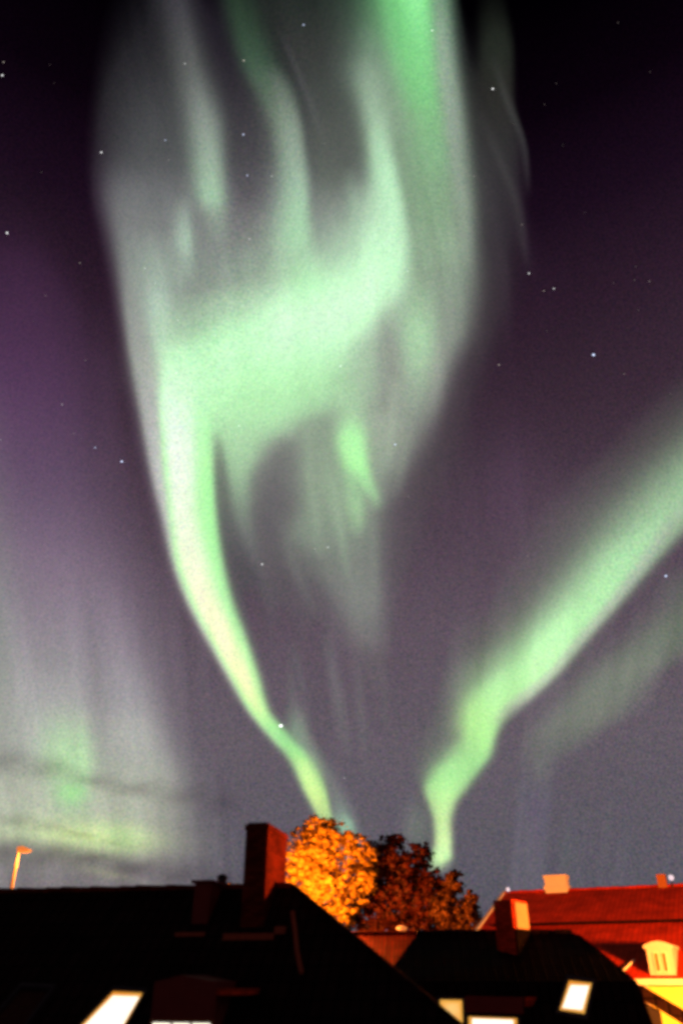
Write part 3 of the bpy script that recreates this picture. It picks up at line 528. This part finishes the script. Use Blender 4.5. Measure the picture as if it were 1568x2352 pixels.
def on_slope_box(R, xl, yl, xr, yr, ytop, depth, sink=1.0, taper=1.0):
    # a box standing on the near slope: front foot between two points of the picture, top seen at ytop
    O = R.on(xl, yl); w = (R.on(xr, yr) - O).dot(R.r)
    T = hit(xl, ytop, O, R.d); h = T.z - O.z
    return O, w, h
def window(parent, O, r, d, x0, x1, z0, z1, pane, fmat, bars=1, fr=.06, name='window'):
    f = MB(); D0, D1 = .0, .05
    f.box(O, r, d, x0 - fr, x0, D0, D1, z0 - fr, z1 + fr); f.box(O, r, d, x1, x1 + fr, D0, D1, z0 - fr, z1 + fr)
    f.box(O, r, d, x0, x1, D0, D1, z1, z1 + fr); f.box(O, r, d, x0, x1, D0, D1, z0 - fr, z0)
    for i in range(bars):
        xm = x0 + (x1 - x0) * (i + 1) / (bars + 1); f.box(O, r, d, xm - fr * .4, xm + fr * .4, D0, D1 - .01, z0, z1)
    w = f.build(name, fmat, parent)
    p = MB(); p.box(O, r, d, x0, x1, .003, .02, z0, z1); p.build('pane', pane, w)
    return w
def skylight(R, pts, parent, pane, fr=.07, rim=True, name='skylight'):
    P = [R.on(x, y) for x, y in pts]; c = sum(P, Vector()) / len(P)
    f = MB()
    big = [c + (p - c) * (1 + fr * 1.6 / (p - c).length) for p in P]
    n = len(P)
    for i in range(n):
        j = (i + 1) % n; f.prism([big[i], big[j], P[j], P[i]], R.n * .09, R.r, R.s)
    w = f.build(name, M['metal'], parent)
    q = [c + (p - c) * (1 - .09 / (p - c).length) for p in P]
    if rim:
        e = MB()
        for i in range(n):
            j = (i + 1) % n; e.prism([P[i], P[j], q[j], q[i]], R.n * .055, R.r, R.s)
        e.build('reveal_glow', RIM, w)  # edge made to glow, painting the orange light on the reveal
    g_ = MB(); g_.prism([p + R.n * .01 for p in q], R.n * .03, R.r, R.s); g_.build('pane', pane, w)
    return w

# --- house 1: long dark roof on the left
H1 = Roof(0, 2049, 672, 2036, 20, 42)
hs = thing('dark_roofed_house', 'nearest house with long black tiled roof, tall brick chimney and bright skylight', 'house', (H1.B.x - 3, H1.B.y, 0))
AL = H1.A - H1.r * 7
ze = H1.z - 5.0
Hb = H1.on(1050, 2352); Hb = H1.B + (Hb - H1.B) * ((H1.z - ze) / (H1.z - Hb.z))
run = (H1.z - ze) / H1.t
Lb = AL + H1.d * run + UP * (ze - H1.z)
back_r = Hb - H1.d * (2 * run) - H1.r * 5; back_l = Lb - H1.d * (2 * run)
k1 = H1.B + (Hb - H1.B) * .035 - UP * .0
roof_mesh(H1, [AL, H1.B, Hb, Lb], M['slate'], hs, back=[[AL, back_l, back_r, H1.B], [H1.B, back_r, Hb]])
ridge_cap(H1, M['brick'], hs, H1.A - H1.r * 5, H1.B)
hc = MB(); hc.tube(H1.B, Hb, .07, .07, 8); hc.build('hip_cap', M['slate'], hs)
wl = MB(); wz = ze + .2
a0, a1 = Lb - H1.d * .5, Hb - H1.d * .5 - H1.r * .5; a2 = a1 - H1.d * (2 * run - 1); a3 = a0 - H1.d * (2 * run - 1)
for p, q in ((a0, a1), (a1, a2), (a2, a3), (a3, a0)): wl.face([(p.x, p.y, 0), (q.x, q.y, 0), (q.x, q.y, wz), (p.x, p.y, wz)])
wl.build('wall', M['dark'], hs)
# tall chimney
O, w, h = on_slope_box(H1, 552, 2129, 605, 2130, 1892, 1)
ch = MB(); ch.box(O, H1.r, -H1.d, 0, w, 0, 1.75, -1.2, h - .14); ch.box(O, H1.r, -H1.d, -.025, w + .025, -.025, 1.775, h - .14, h - .02); ch.box(O, H1.r, -H1.d, .03, w - .03, .03, 1.72, h - .02, h + .02)
chim = ch.build('chimney', M['brick'], hs)
for yy in (.5, 1.2):
    pt = MB(); pt.lathe(O + H1.r * (w / 2) - H1.d * yy + UP * (h + .0), [(.08, 0), (.08, .05), (.06, .06), (.06, .0)], 12); pt.build('flue', M['slate'], chim)
fl = MB(); fl.box(O, H1.r, H1.d, -.28, w + .3, .10, .30, -.26, -.14); fl.box(O + H1.r * (w + .3) + UP * .07, H1.r, H1.d, 0, .22, .0, .2, -.22, -.08); fl.build('roof_step', M['wood'], hs)
# small chimney
O, w, h = on_slope_box(H1, 440, 2122, 476, 2122, 2022, 1)
ch = MB(); ch.box(O, H1.r, -H1.d, 0, w, 0, .95, -1, h - .06); ch.box(O, H1.r, -H1.d, -.07, w + .07, -.07, 1.0, h - .06, h); c2 = ch.build('chimney', M['board'], hs)
kn = MB(); kn.lathe(O + H1.r * (w * .95) - H1.d * .85 + UP * h, [(.11, 0), (.11, .1), (.15, .12), (.08, .2), (0, .22)], 10); kn.build('cowl', M['metal'], c2)
fl = MB(); fl.box(O, H1.r, H1.d, -.25, w + .05, .1, .28, -.28, -.18); fl.build('roof_step', M['wood'], hs)
# cable strip down the slope
cb = MB()
pp = [H1.on(672, 2098) + H1.n * .03, H1.on(678, 2140) + H1.n * .03, H1.on(683, 2190) + H1.n * .03, H1.on(693, 2238) + H1.n * .03]
for p, q in zip(pp, pp[1:]): cb.tube(p, q, .045, .045, 8)
cb.build('cable_duct', M['wood'], hs)
# skylights and roof dormer with a lit window
skylight(H1, [(262, 2283), (331, 2287), (268, 2400), (152, 2400)], hs, PANE_W)
skylight(H1, [(50, 2274), (120, 2277), (30, 2400), (-60, 2400)], hs, M['glass'], rim=False)
O, w, h = on_slope_box(H1, 338, 2420, 486, 2422, 2254, 1)
dm = MB(); dm.box(O, H1.r, -H1.d, 0, w, 0, 2.6, -.3, h)
tp = [O + UP * h, O + H1.r * (w * .45) + UP * (h + .10), O + H1.r * w + UP * (h - .02), O + H1.r * (w + .02) + UP * (h + .0)]
dm.prism([O + UP * (h - .01) + H1.d * .002, O + H1.r * w + UP * (h - .01) + H1.d * .002, O + H1.r * (w * .42) + UP * (h + .10) + H1.d * .002], -H1.d * 2.6)
dorm = dm.build('dormer', M['board'], hs)
zw = hit(350, 2344, O, H1.d).z - O.z
window(dorm, O, H1.r, H1.d, .06, w - .05, .15, zw - .03, PANE_W, M['frame'], bars=2, fr=.05)
ga = MB(); ga.box(O + H1.r * (w + .02) + UP * (h - .22), H1.r, -H1.d, 0, .5, 0, 1.4, 0, .10); ga.build('gutter', M['brick2'], dorm)

# --- house 2: dark hipped mansard roof
H2 = Roof(958, 2143, 1312, 2142, 24, 30)
h2 = thing('mansard_house', 'dark hipped house with red chimney and lit windows, in front of the red roof', 'house', (H2.B.x - 2, H2.B.y - 2, 0))
HR = H2.on(1462, 2254); HL0 = H2.on(908, 2212)
def ext(P, Q, z): return P + (Q - P) * ((P.z - z) / (P.z - Q.z))
zb = HR.z; HL = ext(H2.A, HL0, zb); d2 = (HR - H2.B).dot(H2.d)
BR = HR - H2.d * (2 * d2); BL = HL - H2.d * (2 * d2)
m1 = H2.on(1345, 2156)
roof_mesh(H2, [H2.A, H2.B, H2.B.lerp(HR, .16) + UP * .10, H2.B.lerp(HR, .5) + UP * .08, HR, HL], M['slate2'], h2, back=[[H2.B, H2.A, BL, BR], [H2.B, BR, HR], [H2.A, HL, BL]])
ridge_cap(H2, M['slate'], h2, H2.A, H2.B, .1)
steep = (H2.d * .28 - UP).normalized(); n2_ = H2.r.cross(steep).normalized(); n2_ = n2_ if n2_.dot(H2.d) > 0 else -n2_
FR = HR + steep * 3.6 + H2.r * .75; FL = HL + steep * 3.6 - H2.r * .5
FR = HR + H2.d * 1.0 + H2.r * .55 - UP * 3.4; FL = HL + H2.d * 1.0 - H2.r * .6 - UP * 3.4
FBR = BR - H2.d * 1.0 + H2.r * .55 - UP * 3.4; FBL = BL - H2.d * 1.0 - H2.r * .6 - UP * 3.4
S2 = Roof(958, 2143, 1312, 2142, 24, 30); S2.A = HL; S2.z = zb; S2.s = (H2.d * 1.0 - UP * 3.4).normalized(); S2.n = S2.r.cross(S2.s).normalized(); S2.n = S2.n if S2.n.dot(S2.d) > 0 else -S2.n
mb = MB(); mb.prism([p - S2.n * .1 for p in (HL, HR, FR, FL)], S2.n * .1, S2.r, S2.s); mb.face([HR, BR, FBR, FR], H2.d, UP); mb.face([BR, BL, FBL, FBR], H2.r, UP); mb.face([BL, HL, FL, FBL], H2.d, UP)
mb.build('mansard_slope', M['slate2'], h2)
mb = MB()
for p, q in ((FL, FR), (FR, FBR), (FBR, FBL), (FBL, FL)): mb.face([(p.x, p.y, 0), (q.x, q.y, 0), (q.x, q.y, p.z + .05), (p.x, p.y, p.z + .05)])
mb.build('wall', M['dark'], h2)
O, w, h = on_slope_box(H2, 1143, 2181, 1186, 2181, 2068, 1)
ra_ = (H2.r * .86 + H2.d * .5).normalized(); da_ = (H2.d * .86 - H2.r * .5).normalized(); w *= 1.05
ch = MB(); ch.box(O, ra_, -da_, 0, w, 0, .95, -1.2, h, taper=1.04); c3 = ch.build('chimney', M['brick2'], h2)
sd = MB(); sd.box(O + ra_ * (w + .03), ra_, -da_, 0, .03, 0.08, .88, h * .42, h - .06); sd.build('lit_side_panel', M['lit_side'], c3)  # paler panel added: lamplight on this side is painted into its colour
sd = MB(); sd.box(O + ra_ * (w + .03), ra_, -da_, 0, .025, -.01, .96, -.8, h * .42 - .01); sd.build('unlit_side_panel', M['unlit_side'], c3)  # black panel added to darken the lower side against the lamplight
tag(sd and c3, 'red brick chimney with one side coloured paler for lamplight')
skylight(S2, [(1305, 2254), (1357, 2260), (1340, 2331), (1283, 2322)], h2, PANE_W, fr=.08)
skylight(S2, [(1010, 2298), (1060, 2299), (1062, 2352), (1010, 2352)], h2, PANE_O, fr=.06, name='window')
skylight(S2, [(1075, 2337), (1186, 2341), (1186, 2385), (1075, 2385)], h2, PANE_W, fr=.06, name='window')
pb = MB(); pq = [S2.on(x, y) for x, y in ((1066, 2291), (1200, 2294), (1200, 2331), (1068, 2328))]; pb.prism(pq, S2.n * .12, S2.r, S2.s); pb.build('boarding', M['board'], h2)
pb = MB(); pq = [S2.on(x, y) for x, y in ((1204, 2293), (1230, 2294), (1222, 2312), (1204, 2314))]; pb.prism(pq, S2.n * .14, S2.r, S2.s); pb.build('vent', M['brick2'], h2)

# --- house 3: low rust coloured roof between, half hidden
H3 = Roof(800, 2143, 1130, 2141, 52, 33)
h3 = thing('low_house', 'low house with rust coloured tiled roof showing in the notch between the two black roofs', 'house', (H3.B.x - 2, H3.B.y - 2, 0))
e3 = [H3.A, H3.B, H3.B + H3.d * 5 - UP * 5 * H3.t, H3.A + H3.d * 5 - UP * 5 * H3.t]
f3 = [H3.B - H3.d * 5 - UP * 5 * H3.t, H3.A - H3.d * 5 - UP * 5 * H3.t]
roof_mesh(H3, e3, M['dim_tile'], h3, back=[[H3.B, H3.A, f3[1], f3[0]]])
ridge_cap(H3, M['dim_tile'], h3, H3.A, H3.B, .13)
mb = MB(); zz = H3.z - 5 * H3.t + .3
q = [e3[3] - H3.d * .5, e3[2] - H3.d * .5, f3[0] + H3.d * .5, f3[1] + H3.d * .5]
for i in range(4):
    p_, q_ = q[i], q[(i + 1) % 4]; mb.face([(p_.x, p_.y, 0), (q_.x, q_.y, 0), (q_.x, q_.y, zz), (p_.x, p_.y, zz)])
for P_ in (H3.A + H3.r * .1, H3.B - H3.r * .1): mb.face([P_ - UP * .15, P_ + H3.d * 4.5 - UP * (4.5 * H3.t + .15), P_ - H3.d * 4.5 - UP * (4.5 * H3.t + .15)])
mb.build('wall', M['dark'], h3)

# --- house 4: red roof on the right
H4 = Roof(1160, 2051, 1568, 2034, 46, 20, left=True)
Q = hit(1099, 2137, H4.A, H4.r); dd = (Q - H4.A).dot(H4.d); H4.set(math.degrees(math.atan((H4.A.z - Q.z) / dd)))
h4 = thing('red_roofed_house', 'large house with red tiled roof, orange lit chimneys and bright yellow wall at right', 'house', (H4.A.x + 3, H4.A.y - 3, 0))
eaveP = H4.on(1500, 2246); z4 = eaveP.z; run4 = (H4.z - z4) / H4.t
BE = H4.B + H4.r * 6
e4 = [H4.A, BE, BE + H4.d * run4 - UP * (H4.z - z4), H4.A + H4.d * run4 - UP * (H4.z - z4)]
rb = 4.5; f4 = [BE - H4.d * rb - UP * rb * .7, H4.A - H4.d * rb - UP * rb * .7]
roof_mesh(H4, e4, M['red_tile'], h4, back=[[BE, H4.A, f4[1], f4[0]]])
ridge_cap(H4, M['red_tile'], h4, H4.A, BE, .12)
vb = MB(); vb.prism([H4.A - H4.r * .16 + UP * .08, H4.A - H4.r * .02 + UP * .08, e4[3] - H4.r * .02 + UP * .08, e4[3] - H4.r * .16 + UP * .08], -UP * .30, H4.r, H4.s)
vb.prism([H4.A - H4.r * .16 + UP * .08, f4[1] - H4.r * .16 + UP * .08, f4[1] - H4.r * .02 + UP * .08, H4.A - H4.r * .02 + UP * .08], -UP * .30, H4.r, H4.s)
vb.build('bargeboard', M['white'], h4)
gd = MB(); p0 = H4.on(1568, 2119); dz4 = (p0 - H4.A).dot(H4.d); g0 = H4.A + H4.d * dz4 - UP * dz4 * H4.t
gd.box(g0 + H4.n * .02, H4.r, H4.d, .6, (BE - H4.A).length, -.03, .03, 0, .10); gd.build('shade_line', M['slate'], h4)  # dark bar added for a shading break across the slope
mb = MB(); q = [e4[3] - H4.d * .35, e4[2] - H4.d * .35, f4[0] + H4.d * .3, f4[1] + H4.d * .3]
for i in range(4):
    p_, q_ = q[i], q[(i + 1) % 4]; t_ = (z4 if i == 0 else min(z4, f4[0].z)) + .0; mb.face([(p_.x, p_.y, 0), (q_.x, q_.y, 0), (q_.x, q_.y, t_), (p_.x, p_.y, t_)])
gz = min(z4, f4[0].z)
mb.face([H4.A + H4.r * .1 - UP * .2, e4[3] + H4.r * .1 - UP * .1, Vector((q[0].x, q[0].y, gz)) + H4.r * .1, Vector((q[3].x, q[3].y, gz)) + H4.r * .1])
mb.build('wall', M['yellow'], h4)
fs = MB(); E0 = e4[3] - UP * .2; fs.box(E0, H4.r, H4.d, 0, (BE - H4.A).length, -.02, .10, -.02, .17); fs.build('eave_board', M['white'], h4)
cp = hit(1480, 2262, e4[3], H4.d); xo = (cp - e4[3]).dot(H4.r)
dp = MB(); dp.tube(e4[3] + H4.r * xo - H4.d * .1 - UP * .2, Vector((e4[3].x, e4[3].y, .1)) + H4.r * xo - H4.d * .1, .085, .085, 12); dp.build('drainpipe', M['pole'], h4)
# ridge chimneys
def ridge_chimney(xl, xr, yt, yb, m, band=True, dep=.7, off=0.0):
    P = hit(xl, yb, H4.A + H4.d * off, H4.d); w = (hit(xr, yb, P, H4.d) - P).dot(H4.r); h = hit(xl, yt, P, H4.d).z - P.z
    c = MB(); c.box(P, H4.r, -H4.d, 0, w, 0, dep, -.6, h)
    o = c.build('chimney', m, h4)
    if band:
        b_ = MB(); b_.box(P, H4.r, -H4.d, -.06, w + .06, -.06, dep + .06, .02, .22); b_.build('collar', m, o)
        b_ = MB(); b_.box(P, H4.r, -H4.d, -.04, w + .04, -.04, dep + .04, h - .10, h + .03); b_.build('chimney_cap', m, o)
    return o, P, w, h
ridge_chimney(1252, 1302, 2012, 2046, M['white'], off=.3)
o_, P_, w_, h_ = ridge_chimney(1510, 1531, 2008, 2036, M['frame'], band=False, dep=.5, off=.2)
# dormer
D0 = H4.on(1493, 2240); w = (hit(1552, 2240, D0, H4.d) - D0).dot(H4.r); h = hit(1487, 2172, D0, H4.d).z - D0.z
db = MB(); db.box(D0, H4.r, -H4.d, 0, w, 0, min(3.2, h / H4.t), -.15, h); dm4 = db.build('dormer', M['cream'], h4)
cn = MB(); arc = [D0 + H4.r * (-.07 + (w + .14) * k / 8) + UP * (h + .0 + .14 * math.sin(math.pi * k / 8)) + H4.d * .12 for k in range(9)]
cn.prism(arc + [D0 + H4.r * (w + .07) + UP * (h - .10) + H4.d * .12, D0 - H4.r * .07 + UP * (h - .10) + H4.d * .12], -H4.d * 2.2); cn.build('cornice', M['cream'], dm4)
window(dm4, D0, H4.r, H4.d, w * .28, w * .42, h * .14, h * .74, M['frame'], M['white'], bars=0, fr=.035); window(dm4, D0, H4.r, H4.d, w * .58, w * .72, h * .14, h * .74, M['frame'], M['white'], bars=0, fr=.035)
# small roof ladder tip left of the dormer
ld = MB(); ld.tube(H4.on(1432, 2236) + H4.n * .1, H4.on(1456, 2212) + H4.n * .1, .04, .04, 8); ld.build('roof_hook', M['white'], h4)
# glowing white balls set at two bright spots on the ridge
for X, Y, r_, lb in ((1166, 2043, .10, 'small round white ball glowing at the gable peak of the red roof'), (1540, 2016, .13, 'small round white ball glowing beside the right ridge chimney')):
    P = hit(X, Y, H4.A + H4.d * .25, H4.d); t_ = thing('roof_ball', lb, 'lamp', P, 'round white glowing balls')
    mb = MB(); mb.lathe(P, [(r_ * math.sin(k * math.pi / 8), -r_ * math.cos(k * math.pi / 8)) for k in range(9)], 14); mb.build('globe', COOL, t_, smooth=True)
    mb = MB(); mb.tube(P - UP * (r_ * .9), P - UP * (r_ + .45), .03, .03, 8); mb.build('stem', M['metal'], t_)

# --- dark lean-to in front of the yellow wall
LP = at(1470, 2266, 27.5); ln = (EYE - LP); ln.z = 0; ln.normalize()
sh = thing('lean_to_shed', 'dark sloping shed roof cutting diagonally across the yellow wall at the lower right corner', 'shed', (LP.x + .5, LP.y, 0))
pts = [hit(x, y, LP, ln) for x, y in ((1466, 2262), (1487, 2272), (1680, 2386), (1680, 2425), (1508, 2316), (1466, 2292))]
mb = MB(); mb.prism(pts, -ln * 2.2); mb.build('roof', M['slate'], sh)
p1, p2 = hit(1467, 2300, LP, ln), hit(1516, 2325, LP, ln)
mb = MB(); mb.prism([p1, p2, Vector((p2.x, p2.y, 0)), Vector((p1.x, p1.y, 0))], -ln * 2.0); mb.build('wall', M['dark'], sh)

# ------------------------------------------------------------------ trees
def make_tree(name, label, base, clumps, leafmat, n_leaves, size, trunk_r=.25, seed=1):
    rg = np.random.default_rng(seed)
    t_ = thing(name, label, 'tree', base)
    top = Vector(clumps[0][0])
    tr_ = MB(); fork = Vector((base[0], base[1], base[2] + (top.z - base[2]) * .5))
    tr_.tube(base, fork, trunk_r, trunk_r * .65, 10)
    for c, rad, _ in clumps:
        c = Vector(c); tr_.tube(fork, fork.lerp(c, .55) + Vector((0, 0, .2)), trunk_r * .5, trunk_r * .28, 8); tr_.tube(fork.lerp(c, .55) + Vector((0, 0, .2)), c, trunk_r * .28, trunk_r * .1, 6)
        for k in range(5):
            dv = Vector(rg.normal(size=3)).normalized(); tr_.tube(c - Vector((0, 0, rad[2] * .4)), c + Vector((dv.x * rad[0], dv.y * rad[1], abs(dv.z) * rad[2])) * .8, .05, .015, 5)
    tr_.build('trunk', M['bark'], t_)
    V = []; Fs = []; NR = []; tot = sum(q[2] for q in clumps)
    for c, rad, wt in clumps:
        n = int(n_leaves * wt / tot); sub = max(12, int(80 * wt))
        # small sprays sit on an uneven shell of the clump
        u = rg.normal(size=(sub, 3)); u /= np.linalg.norm(u, axis=1)[:, None]; rr = .25 + .75 * rg.random(sub) ** .6 + .13 * rg.normal(size=sub)
        cen = np.array(c) + u * rr[:, None] * np.array(rad)
        k = rg.integers(0, sub, n); spread = np.mean(rad) * (.055 + .095 * rg.random(sub) ** 1.5)
        for q in range(sub):                                 # dense heart of each spray
            c0 = cen[q]; r0 = spread[q] * .8; rings = []
            for a_ in range(1, 5):
                th = math.pi * a_ / 5
                rings.append([c0 + r0 * (.5 + 1.0 * rg.random()) * np.array([math.sin(th) * math.cos(b_), math.sin(th) * math.sin(b_), math.cos(th) * .8]) for b_ in np.linspace(0, 2 * math.pi, 8)[:-1]])
            i0 = len(V); flat_ = [p for r_ in rings for p in r_]
            for p in flat_:
                V.append(tuple(p)); nv = (p - c0) / r0 * .6 + (c0 - np.array(c)) / np.array(rad); NR.append(tuple(nv / (np.linalg.norm(nv) + 1e-6)))
            for a_ in range(3):
                for b_ in range(7): b2 = (b_ + 1) % 7; Fs.append((i0 + a_ * 7 + b_, i0 + (a_ + 1) * 7 + b_, i0 + (a_ + 1) * 7 + b2, i0 + a_ * 7 + b2))
            Fs.append(tuple(i0 + b_ for b_ in range(7))); Fs.append(tuple(i0 + 21 + b_ for b_ in reversed(range(7))))
        P = cen[k] + rg.normal(size=(n, 3)) * spread[k][:, None] * np.array([1.15, 1.15, .8])
        for p, kk in zip(P, k):
            nv = (p - cen[kk]) / spread[kk] * .5 + (cen[kk] - np.array(c)) / np.array(rad); nv /= np.linalg.norm(nv) + 1e-6; NR += [tuple(nv)] * 4
            a1 = rg.normal(size=3); a1 /= np.linalg.norm(a1); a2 = np.cross(a1, rg.normal(size=3)); a2 /= np.linalg.norm(a2) + 1e-9
            s = size * (.6 + .8 * rg.random()); i = len(V)
            V += [tuple(p + a1 * s), tuple(p + a2 * s * .6), tuple(p - a1 * s), tuple(p - a2 * s * .6)]; Fs.append((i, i + 1, i + 2, i + 3))
    mb = MB(); mb.v = V; mb.f = Fs; mb.uv = [(0, 0)] * sum(len(f_) for f_ in Fs); oc = mb.build('crown', leafmat, t_)
    at_n = oc.data.attributes.new('outward', 'FLOAT_VECTOR', 'POINT'); at_n.data.foreach_set('vector', np.array(NR, 'f').ravel())
def px(d, X, Y): d_ = direction(X, Y); return d / math.hypot(d_.x, d_.y) / F    # metres per picture unit there
def clump(X, Y, rx, ry, dist, wt): 
    s = px(dist, X, Y); return (tuple(at(X, Y, dist)), (rx * s, (rx + ry) / 2 * s, ry * s), wt)
D1, D2, D3 = 70, 75, 72
cl = [clump(735, 1950, 66, 66, D1, 2.4), clump(735, 2040, 78, 70, D1 - .5, 2.6), clump(815, 1955, 42, 44, D1, 1.1), clump(822, 2025, 42, 55, D1, 1.1), clump(686, 1985, 40, 74, D1 - 1, 1.3), clump(730, 1905, 46, 28, D1, .7), clump(850, 1965, 18, 22, D1, .35), clump(780, 2090, 50, 40, D1, .8), clump(545, 2045, 34, 16, D1 + 1, .25)]
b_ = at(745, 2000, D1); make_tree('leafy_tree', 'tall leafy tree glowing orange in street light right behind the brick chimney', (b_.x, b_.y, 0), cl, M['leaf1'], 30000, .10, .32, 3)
cl = [clump(905, 1995, 74, 68, D2, 2.6), clump(930, 2065, 95, 65, D2 - .5, 2.4), clump(1000, 2050, 50, 52, D2 - 1, 1.3), clump(855, 2080, 60, 55, D2, 1.2), clump(905, 1925, 34, 12, D2, .3), clump(965, 1965, 26, 26, D2, .5), clump(850, 1945, 16, 18, D2, .2), clump(860, 2128, 60, 30, D2, 1.0), clump(950, 2125, 70, 30, D2, 1.1), clump(842, 2025, 34, 50, D2, .8), clump(1020, 2130, 50, 26, D2, .8), clump(800, 2105, 34, 34, D2, .6)]
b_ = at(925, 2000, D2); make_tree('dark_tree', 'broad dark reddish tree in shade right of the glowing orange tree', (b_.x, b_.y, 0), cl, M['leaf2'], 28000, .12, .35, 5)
cl = [clump(1040, 2030, 26, 26, D3, .8), clump(1080, 2072, 20, 26, D3, .6), clump(1070, 2110, 34, 38, D3, 1.1), clump(1020, 2090, 40, 44, D3, 1.1)]
b_ = at(1060, 2050, D3); make_tree('small_tree', 'smaller olive brown tree with ragged top between the dark tree and the red roof', (b_.x, b_.y, 0), cl, M['leaf3'], 11000, .12, .2, 8)

# ------------------------------------------------------------------ street lamps, seen and assumed
def street_lamp(P, label, arm, watts, hw=.42, vis=True, pr=(.10, .16), reach=1.1, k=1.0):
    # P: middle of the lamp head; arm: level direction the head points in
    arm = Vector(arm).normalized(); side = arm.cross(UP); base = Vector((P.x, P.y, 0)) - arm * .25 * k
    t_ = thing('street_lamp', label, 'street lamp', base, 'sodium street lamps')
    mb = MB(); mb.tube(base, Vector((base.x, base.y, P.z - .15 * k)), pr[1], pr[0], 14); mb.build('pole', M['pole'], t_)
    mb = MB(); mb.tube(Vector((base.x, base.y, P.z - .75)), Vector((base.x, base.y, P.z - .6)), pr[0] * 1.5, pr[0] * 1.5, 12); mb.build('collar', M['pole'], t_)
    mb = MB(); prof = [(x * k, z * k) for x, z in ((-.35, .28), (.15, .34), (.85 * reach, .02), (.85 * reach, -.04), (-.3, -.14))]
    mb.prism([P + arm * x + UP * z - side * hw * .5 for x, z in prof], side * hw); hd = mb.build('lamp_head', M['pole'] if not vis else BULB, t_)
    mb = MB(); mb.box(P, arm, side, -.28 * k, .7 * reach * k, -hw * .42, hw * .42, -.20 * k, -.045 * k); mb.build('lens', BULB, hd)
    if watts:
        ld_ = bpy.data.lights.new('sodium_light', 'POINT'); ld_.energy = watts; ld_.color = SODIUM; ld_.shadow_soft_size = .6
        lo = bpy.data.objects.new('sodium_light', ld_); C.objects.link(lo); lo.parent = t_; lo.location = P + arm * .2 - UP * .45 - base
lp = at(50, 1953, 42)
street_lamp(lp, 'glowing orange street lamp on a pole rising above the long dark roof at far left', (1, -.1, 0), 500, hw=.3, pr=(.06, .19), k=.5)
assumed_lamp_back = at(655, 2066, 54)
street_lamp(assumed_lamp_back, 'assumed sodium street lamp, added unseen behind the nearest roof to light the orange tree', (.7, .7, 0), 150000, vis=False)  # unseen lamp, assumed from the orange light and added to light the tree
assumed_lamp_right = at(2100, 2120, 26)
street_lamp(assumed_lamp_right, 'assumed sodium street lamp, added beyond the right edge to light the yellow wall and red roof', (-.3, 1, 0), 42000, vis=False)  # off-frame lamp, assumed and added to brighten the wall, dormer and chimneys
# glowing shape added for a lit patch under the dark tree
lt = at(922, 2133, 55); t_ = thing('lit_patch', 'small glowing shape added for a lit orange patch under the dark tree above the rust coloured roof', 'lit patch', (lt.x, lt.y, 0))
mb = MB(); mb.tube((lt.x, lt.y, 0), (lt.x, lt.y, lt.z - .15), .05, .05, 8); mb.build('pole', M['metal'], t_)
mb = MB(); mb.lathe(lt, [(.10, -.16), (.32, -.05), (.36, .06), (.16, .16), (.0, .18)], 10); mb.build('shade', BULB, t_, smooth=True)
